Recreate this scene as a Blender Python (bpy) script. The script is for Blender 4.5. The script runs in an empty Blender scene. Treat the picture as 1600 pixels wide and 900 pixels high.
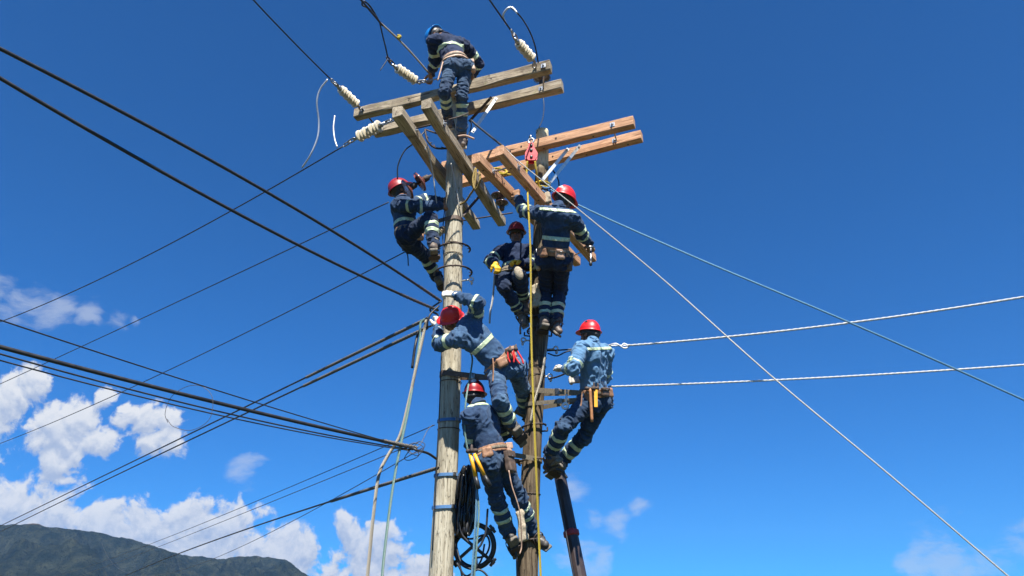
import bpy, bmesh, math, random
import numpy as np
from mathutils import Vector, Matrix, Quaternion
PI = math.pi
random.seed(7)
RNG = np.random.RandomState(11)
scene = bpy.context.scene
col = scene.collection

# ------------------------------------------------------------ camera
FPX, PITCH, CAMZ = 1155.6, math.radians(25), 1.6
cam_d = bpy.data.cameras.new('camera'); cam = bpy.data.objects.new('camera', cam_d); col.objects.link(cam)
cam.location = (0, 0, CAMZ); cam.rotation_euler = (math.radians(90) + PITCH, 0, 0)
cam_d.sensor_width = 36; cam_d.lens = 26.0; cam_d.clip_start = 0.05; cam_d.clip_end = 30000
scene.camera = cam
CP, SP = math.cos(PITCH), math.sin(PITCH)
CAM = np.array([0, 0, CAMZ])

# ------------------------------------------------------------ sun, sky
SUN_EL, SUN_AZ = math.radians(58), math.radians(9)      # azimuth measured from behind the camera towards the right
sdir = Vector((math.sin(SUN_AZ) * math.cos(SUN_EL), -math.cos(SUN_AZ) * math.cos(SUN_EL), math.sin(SUN_EL)))
sd = bpy.data.lights.new('sun', 'SUN'); sun = bpy.data.objects.new('sun', sd); col.objects.link(sun)
sd.energy = 5.0; sd.angle = math.radians(0.53); sd.color = (1.0, 0.955, 0.88)
sun.rotation_euler = sdir.to_track_quat('Z', 'Y').to_euler(); sun.location = sdir * 50

def N(nt, t, loc=None, **kw):
    n = nt.nodes.new(t)
    for k, v in kw.items(): setattr(n, k, v)
    return n
def setin(n, d):
    for k, v in d.items(): n.inputs[k].default_value = v
class G:
    """tiny node-graph helper"""
    def __init__(s, nt): s.nt = nt
    def link(s, a, b): s.nt.links.new(a, b)
    def val(s, sock, v):
        if v is None: return
        if hasattr(v, 'is_output') or isinstance(v, bpy.types.NodeSocket): s.link(v, sock)
        else: sock.default_value = v
    def m(s, op, a, b=None, c=None, clamp=False):
        n = s.nt.nodes.new('ShaderNodeMath'); n.operation = op; n.use_clamp = clamp
        s.val(n.inputs[0], a); s.val(n.inputs[1], b); s.val(n.inputs[2], c); return n.outputs[0]
    def vm(s, op, a, b=None, out=0):
        n = s.nt.nodes.new('ShaderNodeVectorMath'); n.operation = op
        s.val(n.inputs[0], a)
        if b is not None:
            if op == 'SCALE': s.val(n.inputs[3], b)
            else: s.val(n.inputs[1], b)
        return n.outputs[out]
    def mr(s, v, a, b, c=0.0, d=1.0, interp='SMOOTHSTEP'):
        n = s.nt.nodes.new('ShaderNodeMapRange'); n.interpolation_type = interp
        s.val(n.inputs[0], v); s.val(n.inputs[1], a); s.val(n.inputs[2], b); s.val(n.inputs[3], c); s.val(n.inputs[4], d); return n.outputs[0]
    def noise(s, vec, scale, detail=4, rough=.5, dist=0.0, out='Fac', dim='3D'):
        n = s.nt.nodes.new('ShaderNodeTexNoise'); n.noise_dimensions = dim
        s.val(n.inputs['Vector'], vec); s.val(n.inputs['Scale'], scale); s.val(n.inputs['Detail'], detail)
        s.val(n.inputs['Roughness'], rough); s.val(n.inputs['Distortion'], dist); return n.outputs[out]
    def mix(s, f, a, b):
        n = s.nt.nodes.new('ShaderNodeMix'); n.data_type = 'RGBA'
        s.val(n.inputs[0], f); s.val(n.inputs[6], a); s.val(n.inputs[7], b); return n.outputs[2]
    def mapping(s, vec, scale=(1, 1, 1), loc=(0, 0, 0)):
        n = s.nt.nodes.new('ShaderNodeMapping'); s.val(n.inputs[0], vec); n.inputs[1].default_value = loc; n.inputs[3].default_value = scale; return n.outputs[0]

def pxdir(px, py):
    u = (px - 800) / FPX; v = (450 - py) / FPX
    return np.array([u, CP - v * SP, SP + v * CP])
def P(px, py, Y):
    d = pxdir(px, py); return CAM + d * (Y / d[1])
def PH(px, py, h):                     # h = height above the camera
    d = pxdir(px, py); return CAM + d * (h / d[2])

world = bpy.data.worlds.new('World'); scene.world = world; world.use_nodes = True
wt = world.node_tree; wt.nodes.clear(); g = G(wt)
sky = N(wt, 'ShaderNodeTexSky'); sky.sky_type = 'NISHITA'; sky.sun_disc = False
sky.sun_elevation = SUN_EL; sky.sun_rotation = PI - SUN_AZ
sky.altitude = 2400; sky.air_density = 1.0; sky.dust_density = 0.05; sky.ozone_density = 2.6
hs = N(wt, 'ShaderNodeHueSaturation'); hs.inputs['Saturation'].default_value = 1.0; hs.inputs['Value'].default_value = 1.05; hs.inputs['Hue'].default_value = 0.502
wt.links.new(sky.outputs[0], hs.inputs['Color'])
tc = N(wt, 'ShaderNodeTexCoord'); D = g.vm('NORMALIZE', tc.outputs['Generated'])
# cumulus: puffs placed by direction (azimuth/elevation), broken up by fractal noise
def dirv(px, py):
    d = pxdir(px, py); return tuple(d / np.linalg.norm(d))
warp = g.noise(D, 9.0, 5, .55, out='Color')
warp = g.vm('SCALE', g.vm('SUBTRACT', warp, (.5, .5, .5)), .05)
DW = g.vm('ADD', D, warp)
def blobs(lst, vec):
    acc = None
    for px, py, rx in lst:
        dist = g.vm('DISTANCE', vec, dirv(px, py), out=1)
        b = g.mr(dist, 0.0, rx / FPX, 1.0, 0.0, 'SMOOTHSTEP')
        acc = b if acc is None else g.m('MAXIMUM', acc, b)
    return acc
CUM = [(25, 618, 42), (60, 608, 34), (-5, 645, 55), (80, 678, 58), (130, 655, 42), (165, 622, 26), (110, 700, 48), (160, 690, 45), (90, 715, 34), (232, 662, 36), (262, 656, 30), (262, 690, 34), (244, 700, 26),
       (-5, 775, 70), (40, 800, 60), (95, 822, 62), (105, 800, 26), (160, 835, 66), (235, 835, 66), (288, 812, 56), (265, 800, 26), (340, 842, 72), (395, 848, 40), (430, 870, 66), (480, 872, 50),
       (553, 840, 50), (540, 825, 30), (570, 862, 60), (520, 868, 45), (612, 868, 46), (640, 895, 44), (590, 890, 80), (680, 930, 60), (500, 900, 60), (380, 890, 110), (230, 880, 90), (130, 870, 80), (300, 870, 60), (450, 900, 50), (515, 888, 60), (470, 885, 50), (200, 650, 30), (-80, 720, 90), (-90, 830, 200), (-200, 640, 130)]
WISP = [(-30, 460, 75), (30, 475, 55), (80, 488, 50), (130, 495, 40), (175, 497, 34), (200, 500, 20), (385, 735, 50), (905, 770, 50), (930, 805, 45), (965, 815, 45), (905, 868, 75), (940, 868, 45),
        (1000, 790, 28), (1480, 880, 110), (1560, 868, 110), (1430, 886, 60), (1620, 850, 110), (760, 880, 60), (460, 830, 50)]
def density(vec):
    f = g.noise(vec, 20.0, 10, .60)
    f2 = g.noise(vec, 62.0, 7, .6)
    base = blobs([(a, b, r * 1.5) for a, b, r in CUM], vec)
    k = g.m('ADD', base, g.m('MULTIPLY', g.m('SUBTRACT', f, .5), 1.9))
    k = g.m('ADD', k, g.m('MULTIPLY', g.m('SUBTRACT', f2, .5), .9))
    return g.m('MULTIPLY', k, g.mr(base, 0.0, .35))
d0 = density(DW)
off = g.vm('ADD', DW, (0.0, -0.002, 0.010))
d1 = density(off)
cm = g.mr(d0, .48, .76)
lit = g.m('SUBTRACT', d0, d1)
shade = g.mr(lit, -.35, .38, 0.0, 1.0)
core = g.mr(d0, .4, 1.3, 1.0, .62)
cloudcol = g.mix(shade, (.50, .59, .78, 1), (1.0, 1.0, 1.0, 1))
cloudcol = g.mix(g.mr(d0, .85, 1.5, 0.0, .35), cloudcol, (.66, .74, .88, 1))
wb = blobs(WISP, DW)
wn = g.noise(g.mapping(DW, (1, 1, 2.2)), 16.0, 7, .6)
wm = g.m('MULTIPLY', g.mr(g.m('ADD', wb, g.m('MULTIPLY', g.m('SUBTRACT', wn, .5), 2.6)), .5, 1.25), g.mr(wb, 0, .2))
wm = g.m('MULTIPLY', wm, .48)
hi = g.noise(g.mapping(D, (1, 1, 3)), 5, 6, .6)
SKYK = 0.068
CLK = 5.6
skyc = g.vm('MULTIPLY', hs.outputs[0], (.09, .50, .90))
cc = g.vm('SCALE', cloudcol, CLK)
wc = g.vm('SCALE', (.86, .92, 1.0), CLK * .9)
c1 = g.mix(wm, skyc, wc)
c2 = g.mix(cm, c1, cc)
bg = N(wt, 'ShaderNodeBackground'); bg.inputs[1].default_value = SKYK
wt.links.new(c2, bg.inputs[0]); wo = N(wt, 'ShaderNodeOutputWorld'); wt.links.new(bg.outputs[0], wo.inputs[0])
scene.view_settings.view_transform = 'Standard'; scene.view_settings.look = 'None'
scene.view_settings.exposure = 1.22; scene.view_settings.gamma = 1.0
scene.cycles.max_bounces = 6

# ------------------------------------------------------------ materials
def newmat(name):
    m = bpy.data.materials.new(name); m.use_nodes = True; nt = m.node_tree
    b = nt.nodes['Principled BSDF']; return m, G(nt), b
def bump(g, b, h, strength=.3, dist=.01):
    n = g.nt.nodes.new('ShaderNodeBump'); n.inputs['Strength'].default_value = strength; n.inputs['Distance'].default_value = dist
    g.link(h, n.inputs['Height']); g.link(n.outputs[0], b.inputs['Normal'])
def co(g, which='Object'):
    t = g.nt.nodes.new('ShaderNodeTexCoord'); return t.outputs[which]
def rndobj(g):
    n = g.nt.nodes.new('ShaderNodeObjectInfo'); return n.outputs['Random']
MATS = {}
def simple(name, c1, c2=None, rough=.5, metal=0.0, scale=20, bs=.2, bd=.003, coat=0.0, detail=5, spec=None):
    m, g, b = newmat(name); v = co(g)
    n = g.noise(v, scale, detail, .6)
    c2 = c2 or tuple(x * .75 for x in c1)
    g.link(g.mix(g.mr(n, .3, .7), (*c2, 1), (*c1, 1)), b.inputs['Base Color'])
    g.link(g.mr(g.noise(v, scale * .6, 3), .3, .7, rough * .8, min(1, rough * 1.2)), b.inputs['Roughness'])
    b.inputs['Metallic'].default_value = metal
    if coat: b.inputs['Coat Weight'].default_value = coat
    if spec is not None: b.inputs['Specular IOR Level'].default_value = spec
    if bs: bump(g, b, g.noise(v, scale * 3, 4, .6), bs, bd)
    MATS[name] = m; return m
def scuff(name, dust=(.45, .22, .18)):
    m = MATS[name]; nt = m.node_tree; b = nt.nodes['Principled BSDF']; g = G(nt); src = b.inputs['Base Color'].links[0].from_socket; v = co(g)
    f = g.m('MULTIPLY', g.mr(g.noise(g.mapping(v, (1, 1, 2.5)), 22, 6, .75), .58, .72), .5)
    sc = g.mr(g.noise(g.mapping(v, (60, 9, 30)), 1.0, 3, .6, 1.5), .66, .70, 0, .6)
    g.link(g.mix(g.m('MAXIMUM', f, sc), src, (*dust, 1)), b.inputs['Base Color'])
def cloth(name, base, fade, fadeamt=.5):
    m, g, b = newmat(name); v = co(g)
    n = g.noise(v, 3.2, 3, .55, .3)
    n2 = g.noise(v, 30.0, 4, .65)
    geo = g.nt.nodes.new('ShaderNodeNewGeometry')
    f = g.m('MULTIPLY', g.mr(g.m('ADD', n, g.m('MULTIPLY', g.m('SUBTRACT', n2, .5), .5)), .32, .80), fadeamt)
    wear = g.mr(geo.outputs['Pointiness'], .50, .58)          # rubbed fold crests
    f = g.m('ADD', f, g.m('MULTIPLY', wear, .18), clamp=True)
    c = g.mix(f, (*base, 1), (*fade, 1))
    dirt = g.mr(g.noise(v, 9.0, 5, .7), .66, .8, 0, .25)
    c = g.mix(dirt, c, (base[0] * .9 + .02, base[1] * .8 + .015, base[2] * .5 + .012, 1))
    g.link(c, b.inputs['Base Color']); b.inputs['Roughness'].default_value = .88
    b.inputs['Specular IOR Level'].default_value = .2
    b.inputs['Sheen Weight'].default_value = .08
    wv = g.noise(v, 420.0, 2, .5)
    fold = g.noise(g.vm('ADD', v, g.vm('SCALE', g.noise(v, 6, 3, .5, out='Color'), .15)), 22.0, 4, .55)
    h = g.m('ADD', g.m('MULTIPLY', wv, .12), fold)
    bump(g, b, h, .5, .012)
    MATS[name] = m; return m
cloth('navy_cloth', (.008, .015, .042), (.028, .052, .112), .6)
cloth('navy_cloth_mid', (.014, .030, .068), (.052, .102, .19), .65)
cloth('blue_cloth', (.022, .052, .110), (.085, .165, .28), .7)
cloth('light_blue_cloth', (.075, .165, .285), (.14, .265, .41), .7)
cloth('denim_dark', (.009, .017, .040), (.026, .050, .10), .5)
cloth('denim_blue', (.020, .046, .10), (.12, .215, .33), .75)
cloth('denim_mid', (.013, .029, .062), (.058, .11, .19), .65)
cloth('denim_top', (.014, .031, .068), (.085, .15, .235), .7)
def band_mat():
    m, g, b = newmat('reflective_tape'); v = co(g)
    n = g.noise(v, 30, 4, .6)
    g.link(g.mix(g.mr(n, .3, .75), (.34, .42, .27, 1), (.54, .62, .41, 1)), b.inputs['Base Color'])
    b.inputs['Roughness'].default_value = .42
    bump(g, b, g.noise(v, 45, 3), .35, .01); MATS['reflective_tape'] = m
band_mat()
simple('silver_tape', (.62, .66, .62), (.45, .48, .45), .35, scale=30)
simple('hat_red', (.62, .012, .016), (.50, .010, .014), .42, scale=9, bs=.12, bd=.002, coat=.08)
simple('hat_dark_red', (.30, .010, .014), (.22, .007, .010), .42, scale=14, bs=.05, bd=.001, coat=.1)
simple('hat_blue', (.015, .22, .62), (.012, .17, .5), .3, scale=14, bs=.05, bd=.001, coat=.3)
for hn in ('hat_red', 'hat_dark_red'): scuff(hn)
scuff('hat_blue', (.15, .3, .5))
simple('harness_black', (.012, .012, .013), (.03, .03, .03), .4, scale=40)
simple('skin', (.20, .095, .055), (.15, .07, .042), .5, scale=18, bs=.15, bd=.002)
simple('hair', (.010, .008, .007), (.02, .016, .013), .5, scale=120, bs=.8, bd=.004)
simple('eye_dark', (.02, .012, .01), None, .15, bs=0)
simple('glove_white', (.60, .57, .50), (.42, .38, .32), .8, scale=40)
simple('glove_tan', (.28, .15, .075), (.18, .095, .05), .75, scale=30)
simple('glove_yellow', (.80, .48, .02), (.68, .36, .015), .6, scale=30)
simple('leather_tan', (.36, .19, .10), (.20, .10, .055), .65, scale=26, bs=.4, bd=.004)
simple('leather_pale', (.50, .33, .23), (.30, .18, .12), .62, scale=26, bs=.4, bd=.004)
simple('leather_dark', (.07, .045, .032), (.12, .08, .055), .6, scale=26, bs=.4, bd=.004)
simple('webbing_khaki', (.20, .165, .115), (.12, .10, .07), .8, scale=60, bs=.5, bd=.003)
simple('webbing_black', (.025, .024, .024), (.045, .04, .038), .75, scale=60)
simple('boot_leather', (.085, .062, .048), (.17, .13, .10), .6, scale=24, bs=.5, bd=.005)
simple('boot_black', (.022, .020, .020), (.075, .068, .06), .5, scale=24, bs=.5, bd=.005)
simple('boot_sole', (.10, .088, .07), (.19, .165, .13), .8, scale=40, bs=.5, bd=.004)
simple('boot_sole_pale', (.42, .36, .28), (.30, .25, .19), .8, scale=40, bs=.5, bd=.004)
simple('steel', (.42, .43, .44), (.28, .28, .28), .42, 1.0, scale=40)
simple('galvanised', (.55, .57, .58), (.40, .42, .43), .42, .85, scale=35, bs=.15)
simple('galvanised_pale', (.66, .70, .72), (.52, .56, .58), .45, .3, scale=35, bs=.15)
simple('rust_steel', (.085, .058, .045), (.045, .038, .035), .7, .35, scale=40, bs=.4)
simple('black_rubber', (.012, .012, .012), (.022, .022, .022), .45, scale=60, bs=.2)
simple('black_plastic', (.010, .010, .011), (.018, .018, .018), .32, scale=30, bs=.05)
simple('wire_black', (.012, .012, .013), (.022, .022, .024), .5, scale=30, bs=0)
simple('wire_grey', (.09, .09, .095), (.05, .05, .055), .5, .3, scale=60, bs=0)
simple('wire_alu', (.62, .63, .64), (.42, .43, .45), .4, .5, scale=90, bs=.5)
simple('porcelain_cream', (.58, .52, .39), (.50, .44, .32), .35, scale=20, bs=.05, coat=.2)
simple('porcelain_brown', (.22, .07, .045), (.15, .048, .032), .22, scale=14, bs=.03, coat=.5)
simple('porcelain_shaded', (.055, .026, .022), (.035, .02, .018), .25, scale=14, bs=.03, coat=.4)  # brown porcelain darkened in colour to stand in for shade between the arms
simple('pulley_red', (.55, .010, .022), (.46, .010, .02), .4, scale=20, bs=.1)
simple('yellow_grip', (.80, .40, .015), (.70, .32, .012), .45, scale=20, bs=.1)
simple('tool_wood', (.42, .19, .07), (.30, .13, .05), .55, scale=30, bs=.2)
simple('pliers_red', (.60, .03, .02), (.5, .02, .015), .4, scale=20, bs=.1)
simple('boom_brown', (.048, .032, .028), (.030, .022, .020), .45, scale=12, bs=.15)
simple('red_paint', (.42, .03, .03), (.2, .03, .03), .6, scale=40, bs=.3)
simple('burlap', (.42, .36, .26), (.25, .2, .13), .9, scale=50, bs=.6, bd=.006)
def rope_mat(name, c1, c2, sc=90):
    m, g, b = newmat(name); v = co(g, 'UV')
    w = g.nt.nodes.new('ShaderNodeTexWave'); w.wave_type = 'BANDS'; w.bands_direction = 'DIAGONAL'
    g.link(v, w.inputs['Vector']); w.inputs['Scale'].default_value = 1.0; w.inputs['Distortion'].default_value = .6
    g.link(g.mix(w.outputs['Fac'], (*c2, 1), (*c1, 1)), b.inputs['Base Color'])
    b.inputs['Roughness'].default_value = .8; bump(g, b, w.outputs['Fac'], .8, .006); MATS[name] = m
rope_mat('rope_yellow', (.80, .62, .06), (.55, .38, .03))
rope_mat('rope_tan', (.62, .57, .46), (.30, .26, .19))
rope_mat('rope_green', (.08, .26, .22), (.38, .48, .42))
rope_mat('rope_white', (.78, .76, .70), (.45, .44, .40))
rope_mat('rope_blue', (.20, .42, .58), (.09, .24, .40))
rope_mat('strap_blue', (.02, .14, .42), (.16, .32, .55))
rope_mat('grip_dark', (.22, .20, .17), (.03, .028, .026))
rope_mat('rope_dull_yellow', (.46, .33, .09), (.28, .19, .05))
rope_mat('twisted_alu', (.82, .82, .80), (.30, .30, .31))
def wood(name, lite, mid, dark, moss=None, weather=.5):
    m, g, b = newmat(name); v = co(g)
    r = g.m('MULTIPLY', rndobj(g), 40.0)
    v2 = g.vm('ADD', v, g.vm('SCALE', (1, .7, .3), r))
    gr = g.noise(g.mapping(v2, (1.1, 17, 17)), 1.5, 7, .66, .9)
    fine = g.noise(g.mapping(v2, (5, 130, 130)), 1.0, 4, .65)
    big = g.noise(v2, 2.6, 4, .55)
    kn = g.nt.nodes.new('ShaderNodeTexVoronoi'); g.link(g.mapping(v2, (1.2, 6.5, 6.5)), kn.inputs['Vector']); kn.inputs['Scale'].default_value = 1.1
    knot = g.mr(kn.outputs['Distance'], .05, .13, 1.0, 0.0)
    c = g.mix(g.mr(gr, .38, .60), (*mid, 1), (*lite, 1))
    c = g.mix(g.mr(fine, .50, .66, 0, .85), c, (*dark, 1))
    c = g.mix(g.mr(big, .45, .75, 0, weather), c, (*dark, 1))
    stk = g.mr(g.noise(g.mapping(v2, (1.6, 20, 20), (5, 2, 1)), 1.0, 5, .6, .6), .54, .66, 0, weather * .9)
    c = g.mix(stk, c, (*dark, 1))
    blot = g.mr(g.noise(g.mapping(v2, (6, 3, 3), (2, 9, 4)), 1.0, 5, .65), .60, .72, 0, weather)
    c = g.mix(blot, c, (dark[0] * .6, dark[1] * .6, dark[2] * .6, 1))
    c = g.mix(g.m('MULTIPLY', knot, .7), c, (dark[0] * .7, dark[1] * .6, dark[2] * .5, 1))
    crack = g.mr(g.noise(g.mapping(v2, (1.1, 34, 34), (3, 1, 7)), 1.0, 3, .5, .3), .66, .72, 0, 1)
    c = g.mix(g.m('MULTIPLY', crack, .85), c, (dark[0] * .3, dark[1] * .3, dark[2] * .3, 1))
    if moss:
        ms = g.mr(g.noise(v2, 14, 6, .7), .56, .68)
        ms = g.m('MULTIPLY', ms, g.mr(g.noise(v2, 2.2, 3, .5), .42, .62))
        c = g.mix(ms, c, (*moss, 1))
    g.link(c, b.inputs['Base Color']); b.inputs['Roughness'].default_value = .85; b.inputs['Specular IOR Level'].default_value = .25
    h = g.m('SUBTRACT', g.m('ADD', gr, g.m('MULTIPLY', fine, .6)), g.m('MULTIPLY', crack, 1.5))
    bump(g, b, h, .55, .008); MATS[name] = m
wood('wood_old', (.43, .365, .265), (.30, .245, .17), (.085, .06, .042), (.24, .23, .11), .6)
wood('wood_new', (.64, .375, .22), (.46, .25, .14), (.20, .095, .05), None, .35)
def polemat(name, lite, mid, dark, ztop=None):
    m, g, b = newmat(name); v = co(g)
    gr = g.noise(g.mapping(v, (26, 26, 1.5)), 1.6, 6, .62, .4)
    fl = g.noise(g.mapping(v, (42, 42, 7)), 1.0, 4, .7, .8)
    big = g.noise(g.mapping(v, (3, 3, .8)), 1.3, 5, .6)
    c = g.mix(g.mr(gr, .38, .60), (*mid, 1), (*lite, 1))
    c = g.mix(g.mr(fl, .55, .66, 0, .85), c, (*dark, 1))
    c = g.mix(g.mr(big, .5, .75, 0, .5), c, (mid[0] * .6, mid[1] * .58, mid[2] * .5, 1))
    crack = g.mr(g.noise(g.mapping(v, (30, 30, .8), (1, 4, 2)), 1.0, 3, .5, .3), .68, .73)
    c = g.mix(g.m('MULTIPLY', crack, .9), c, (dark[0] * .3, dark[1] * .3, dark[2] * .3, 1))
    g.link(c, b.inputs['Base Color']); b.inputs['Roughness'].default_value = .9; b.inputs['Specular IOR Level'].default_value = .2
    if ztop:
        sp = g.nt.nodes.new('ShaderNodeSeparateXYZ'); g.link(v, sp.inputs[0])
        tz = g.mr(g.m('ADD', sp.outputs[2], g.m('MULTIPLY', g.m('SUBTRACT', gr, .5), .3)), ztop - .55, ztop - .42)
        c = g.mix(tz, c, g.mix(g.mr(fl, .5, .7), (.60, .52, .34, 1), (.34, .27, .15, 1)))
        c = g.mix(g.m('MULTIPLY', crack, .8), c, (.02, .015, .01, 1))
        g.link(c, b.inputs['Base Color'])
    h = g.m('SUBTRACT', g.m('SUBTRACT', gr, g.m('MULTIPLY', g.mr(fl, .5, .7), .8)), crack)
    bump(g, b, h, .7, .012); MATS[name] = m
polemat('pole_grey', (.47, .43, .33), (.34, .30, .22), (.095, .072, .05))
polemat('pole_brown_shaded', (.165, .125, .08), (.07, .050, .032), (.045, .035, .025), 7.52)  # browns darkened so the shade of the workers is in the pole's colour
def M(n): return MATS[n]

# ------------------------------------------------------------ object helpers
def link(o, parent=None):
    col.objects.link(o)
    if parent is not None: o.parent = parent
    return o
def empty(name, loc, label, cat, group=None):
    o = bpy.data.objects.new(name, None); col.objects.link(o); o.location = tuple(loc); o.empty_display_size = .1
    o['label'] = label; o['category'] = cat
    if group: o['group'] = group
    return o
def tag(o, label, cat, group=None, kind=None):
    if label: o['label'] = label
    if cat: o['category'] = cat
    if group: o['group'] = group
    if kind: o['kind'] = kind
    return o
def wloc(o):
    p = np.zeros(3)
    while o is not None: p = p + np.array(o.location); o = o.parent
    return p
def mkobj(name, verts, faces, mat, parent=None, origin=None, smooth=True, uvs=None):
    """verts in world coordinates; the object sits at its parent's origin (or at origin)"""
    verts = np.asarray(verts, float)
    if parent is not None:
        base = wloc(parent); o0 = np.zeros(3)
    else:
        base = np.zeros(3); o0 = np.array(origin) if origin is not None else verts.mean(0)
    me = bpy.data.meshes.new(name)
    me.from_pydata((verts - base - o0).tolist(), [], [list(map(int, f)) for f in faces])
    if smooth: me.shade_smooth()
    if uvs is not None:
        uv = me.uv_layers.new(name='UVMap'); li = np.zeros(len(me.loops), int); me.loops.foreach_get('vertex_index', li)
        uv.data.foreach_set('uv', np.asarray(uvs)[li].ravel())
    if mat is not None: me.materials.append(M(mat) if isinstance(mat, str) else mat)
    me.update()
    o = bpy.data.objects.new(name, me); o.location = tuple(o0); link(o, parent); return o
def merge(*parts):
    V = []; F = []; n = 0
    for v, f in parts:
        V.append(np.asarray(v, float)); F += [[i + n for i in q] for q in f]; n += len(v)
    return np.vstack(V), F
def nrm(v):
    v = np.asarray(v, float); l = np.linalg.norm(v); return v / l if l > 1e-9 else v
def frame_from(x, up=(0, 0, 1)):
    x = nrm(x); up = np.asarray(up, float)
    if abs(np.dot(x, nrm(up))) > .98: up = np.array([0, 1, 0.])
    y = nrm(np.cross(up, x)); z = np.cross(x, y); return x, y, z
def catmull(pts, n=8):
    pts = [np.asarray(p, float) for p in pts]
    if len(pts) < 3:
        return [pts[0] + (pts[-1] - pts[0]) * i / n for i in range(n + 1)]
    p = [2 * pts[0] - pts[1]] + pts + [2 * pts[-1] - pts[-2]]; out = []
    for i in range(1, len(p) - 2):
        for k in range(n):
            t = k / n
            out.append(.5 * ((2 * p[i]) + (-p[i-1] + p[i+1]) * t + (2*p[i-1] - 5*p[i] + 4*p[i+1] - p[i+2]) * t*t + (-p[i-1] + 3*p[i] - 3*p[i+1] + p[i+2]) * t**3))
    out.append(pts[-1]); return out
def tube(path, r, seg=8, cap=True, flat=None, up=(0, 0, 1), uv=None):
    """sweep; r number or list; flat=(w,h) for a rectangular ribbon"""
    path = [np.asarray(p, float) for p in path]; n = len(path)
    T = [nrm(path[min(i + 1, n - 1)] - path[max(i - 1, 0)]) for i in range(n)]
    x, y, z = frame_from(T[0], up); V = []; F = []; UV = []
    if flat:
        w, h = flat[0] / 2, flat[1] / 2; prof = [(-w, -h), (w, -h), (w, h), (-w, h)]; seg = 4
    else: prof = [(math.cos(2 * PI * k / seg), math.sin(2 * PI * k / seg)) for k in range(seg)]
    L = 0
    for i in range(n):
        t = T[i]; y = nrm(y - t * np.dot(y, t)); z = np.cross(t, y)
        rr = 1 if flat else (r[i] if hasattr(r, '__len__') else r)
        if i: L += np.linalg.norm(path[i] - path[i - 1])
        for k, (a, b) in enumerate(prof):
            V.append(path[i] + (y * a + z * b) * rr); UV.append((L * (uv or 60), k / seg * 3.0))
    for i in range(n - 1):
        for k in range(seg):
            k2 = (k + 1) % seg; F.append([i*seg+k, i*seg+k2, (i+1)*seg+k2, (i+1)*seg+k])
    if cap: F.append(list(range(seg))[::-1]); F.append([(n-1)*seg + k for k in range(seg)])
    tube.uv = UV
    return np.array(V), F
def lathe(a, b, prof, seg=20, cap=True):
    """prof = [(t along a->b in metres, radius)]"""
    a = np.asarray(a, float); x, y, z = frame_from(np.asarray(b) - a); V = []; F = []
    for t, r in prof:
        for k in range(seg):
            an = 2 * PI * k / seg; V.append(a + x * t + (y * math.cos(an) + z * math.sin(an)) * r)
    for i in range(len(prof) - 1):
        for k in range(seg):
            k2 = (k + 1) % seg; F.append([i*seg+k, i*seg+k2, (i+1)*seg+k2, (i+1)*seg+k])
    if cap: F.append(list(range(seg))[::-1]); F.append([(len(prof)-1)*seg + k for k in range(seg)])
    return np.array(V), F
def rbox(c, ax, half, bev=.01):
    """bevelled box: 24 verts via bmesh"""
    bm = bmesh.new(); bmesh.ops.create_cube(bm, size=2)
    for v in bm.verts: v.co = Vector((v.co.x * half[0], v.co.y * half[1], v.co.z * half[2]))
    bmesh.ops.bevel(bm, geom=bm.edges[:], offset=bev, segments=2, affect='EDGES', profile=.7)
    V = np.array([list(v.co) for v in bm.verts]); F = [[v.index for v in f.verts] for f in bm.faces]; bm.free()
    A = np.array([nrm(a) for a in ax]); return np.asarray(c) + V @ A, F
def torus(c, nrmv, R, r, seg=40, ms=8, a0=0, a1=2 * PI, up=(0, 0, 1)):
    x, y, z = frame_from(nrmv, up); full = abs(a1 - a0 - 2 * PI) < 1e-6
    pts = [np.asarray(c) + (y * math.cos(a0 + (a1 - a0) * i / seg) + z * math.sin(a0 + (a1 - a0) * i / seg)) * R for i in range(seg + 1)]
    return tube(pts, r, ms, cap=not full)
def curve_obj(name, pts, r, mat, parent=None, seg=8, n=8, smooth=True, origin=None, flat=None, uv=None):
    pa = catmull(pts, n) if n else pts
    v, f = tube(pa, r, seg, flat=flat, uv=uv)
    return mkobj(name, v, f, mat, parent, origin=pa[0] if origin is None else origin, smooth=not flat, uvs=tube.uv)

# noise lattice
LAT = RNG.rand(48, 48, 48) * 2 - 1
def vnoise(p):
    p = np.asarray(p); i = np.floor(p).astype(int); f = p - i; f = f * f * (3 - 2 * f); i %= 48; j = (i + 1) % 48
    def L(a, b, c): return LAT[a, b, c]
    x0, y0, z0 = i.T; x1, y1, z1 = j.T; fx, fy, fz = f.T
    c00 = L(x0, y0, z0) * (1 - fx) + L(x1, y0, z0) * fx; c10 = L(x0, y1, z0) * (1 - fx) + L(x1, y1, z0) * fx
    c01 = L(x0, y0, z1) * (1 - fx) + L(x1, y0, z1) * fx; c11 = L(x0, y1, z1) * (1 - fx) + L(x1, y1, z1) * fx
    return (c00 * (1 - fy) + c10 * fy) * (1 - fz) + (c01 * (1 - fy) + c11 * fy) * fz

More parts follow.
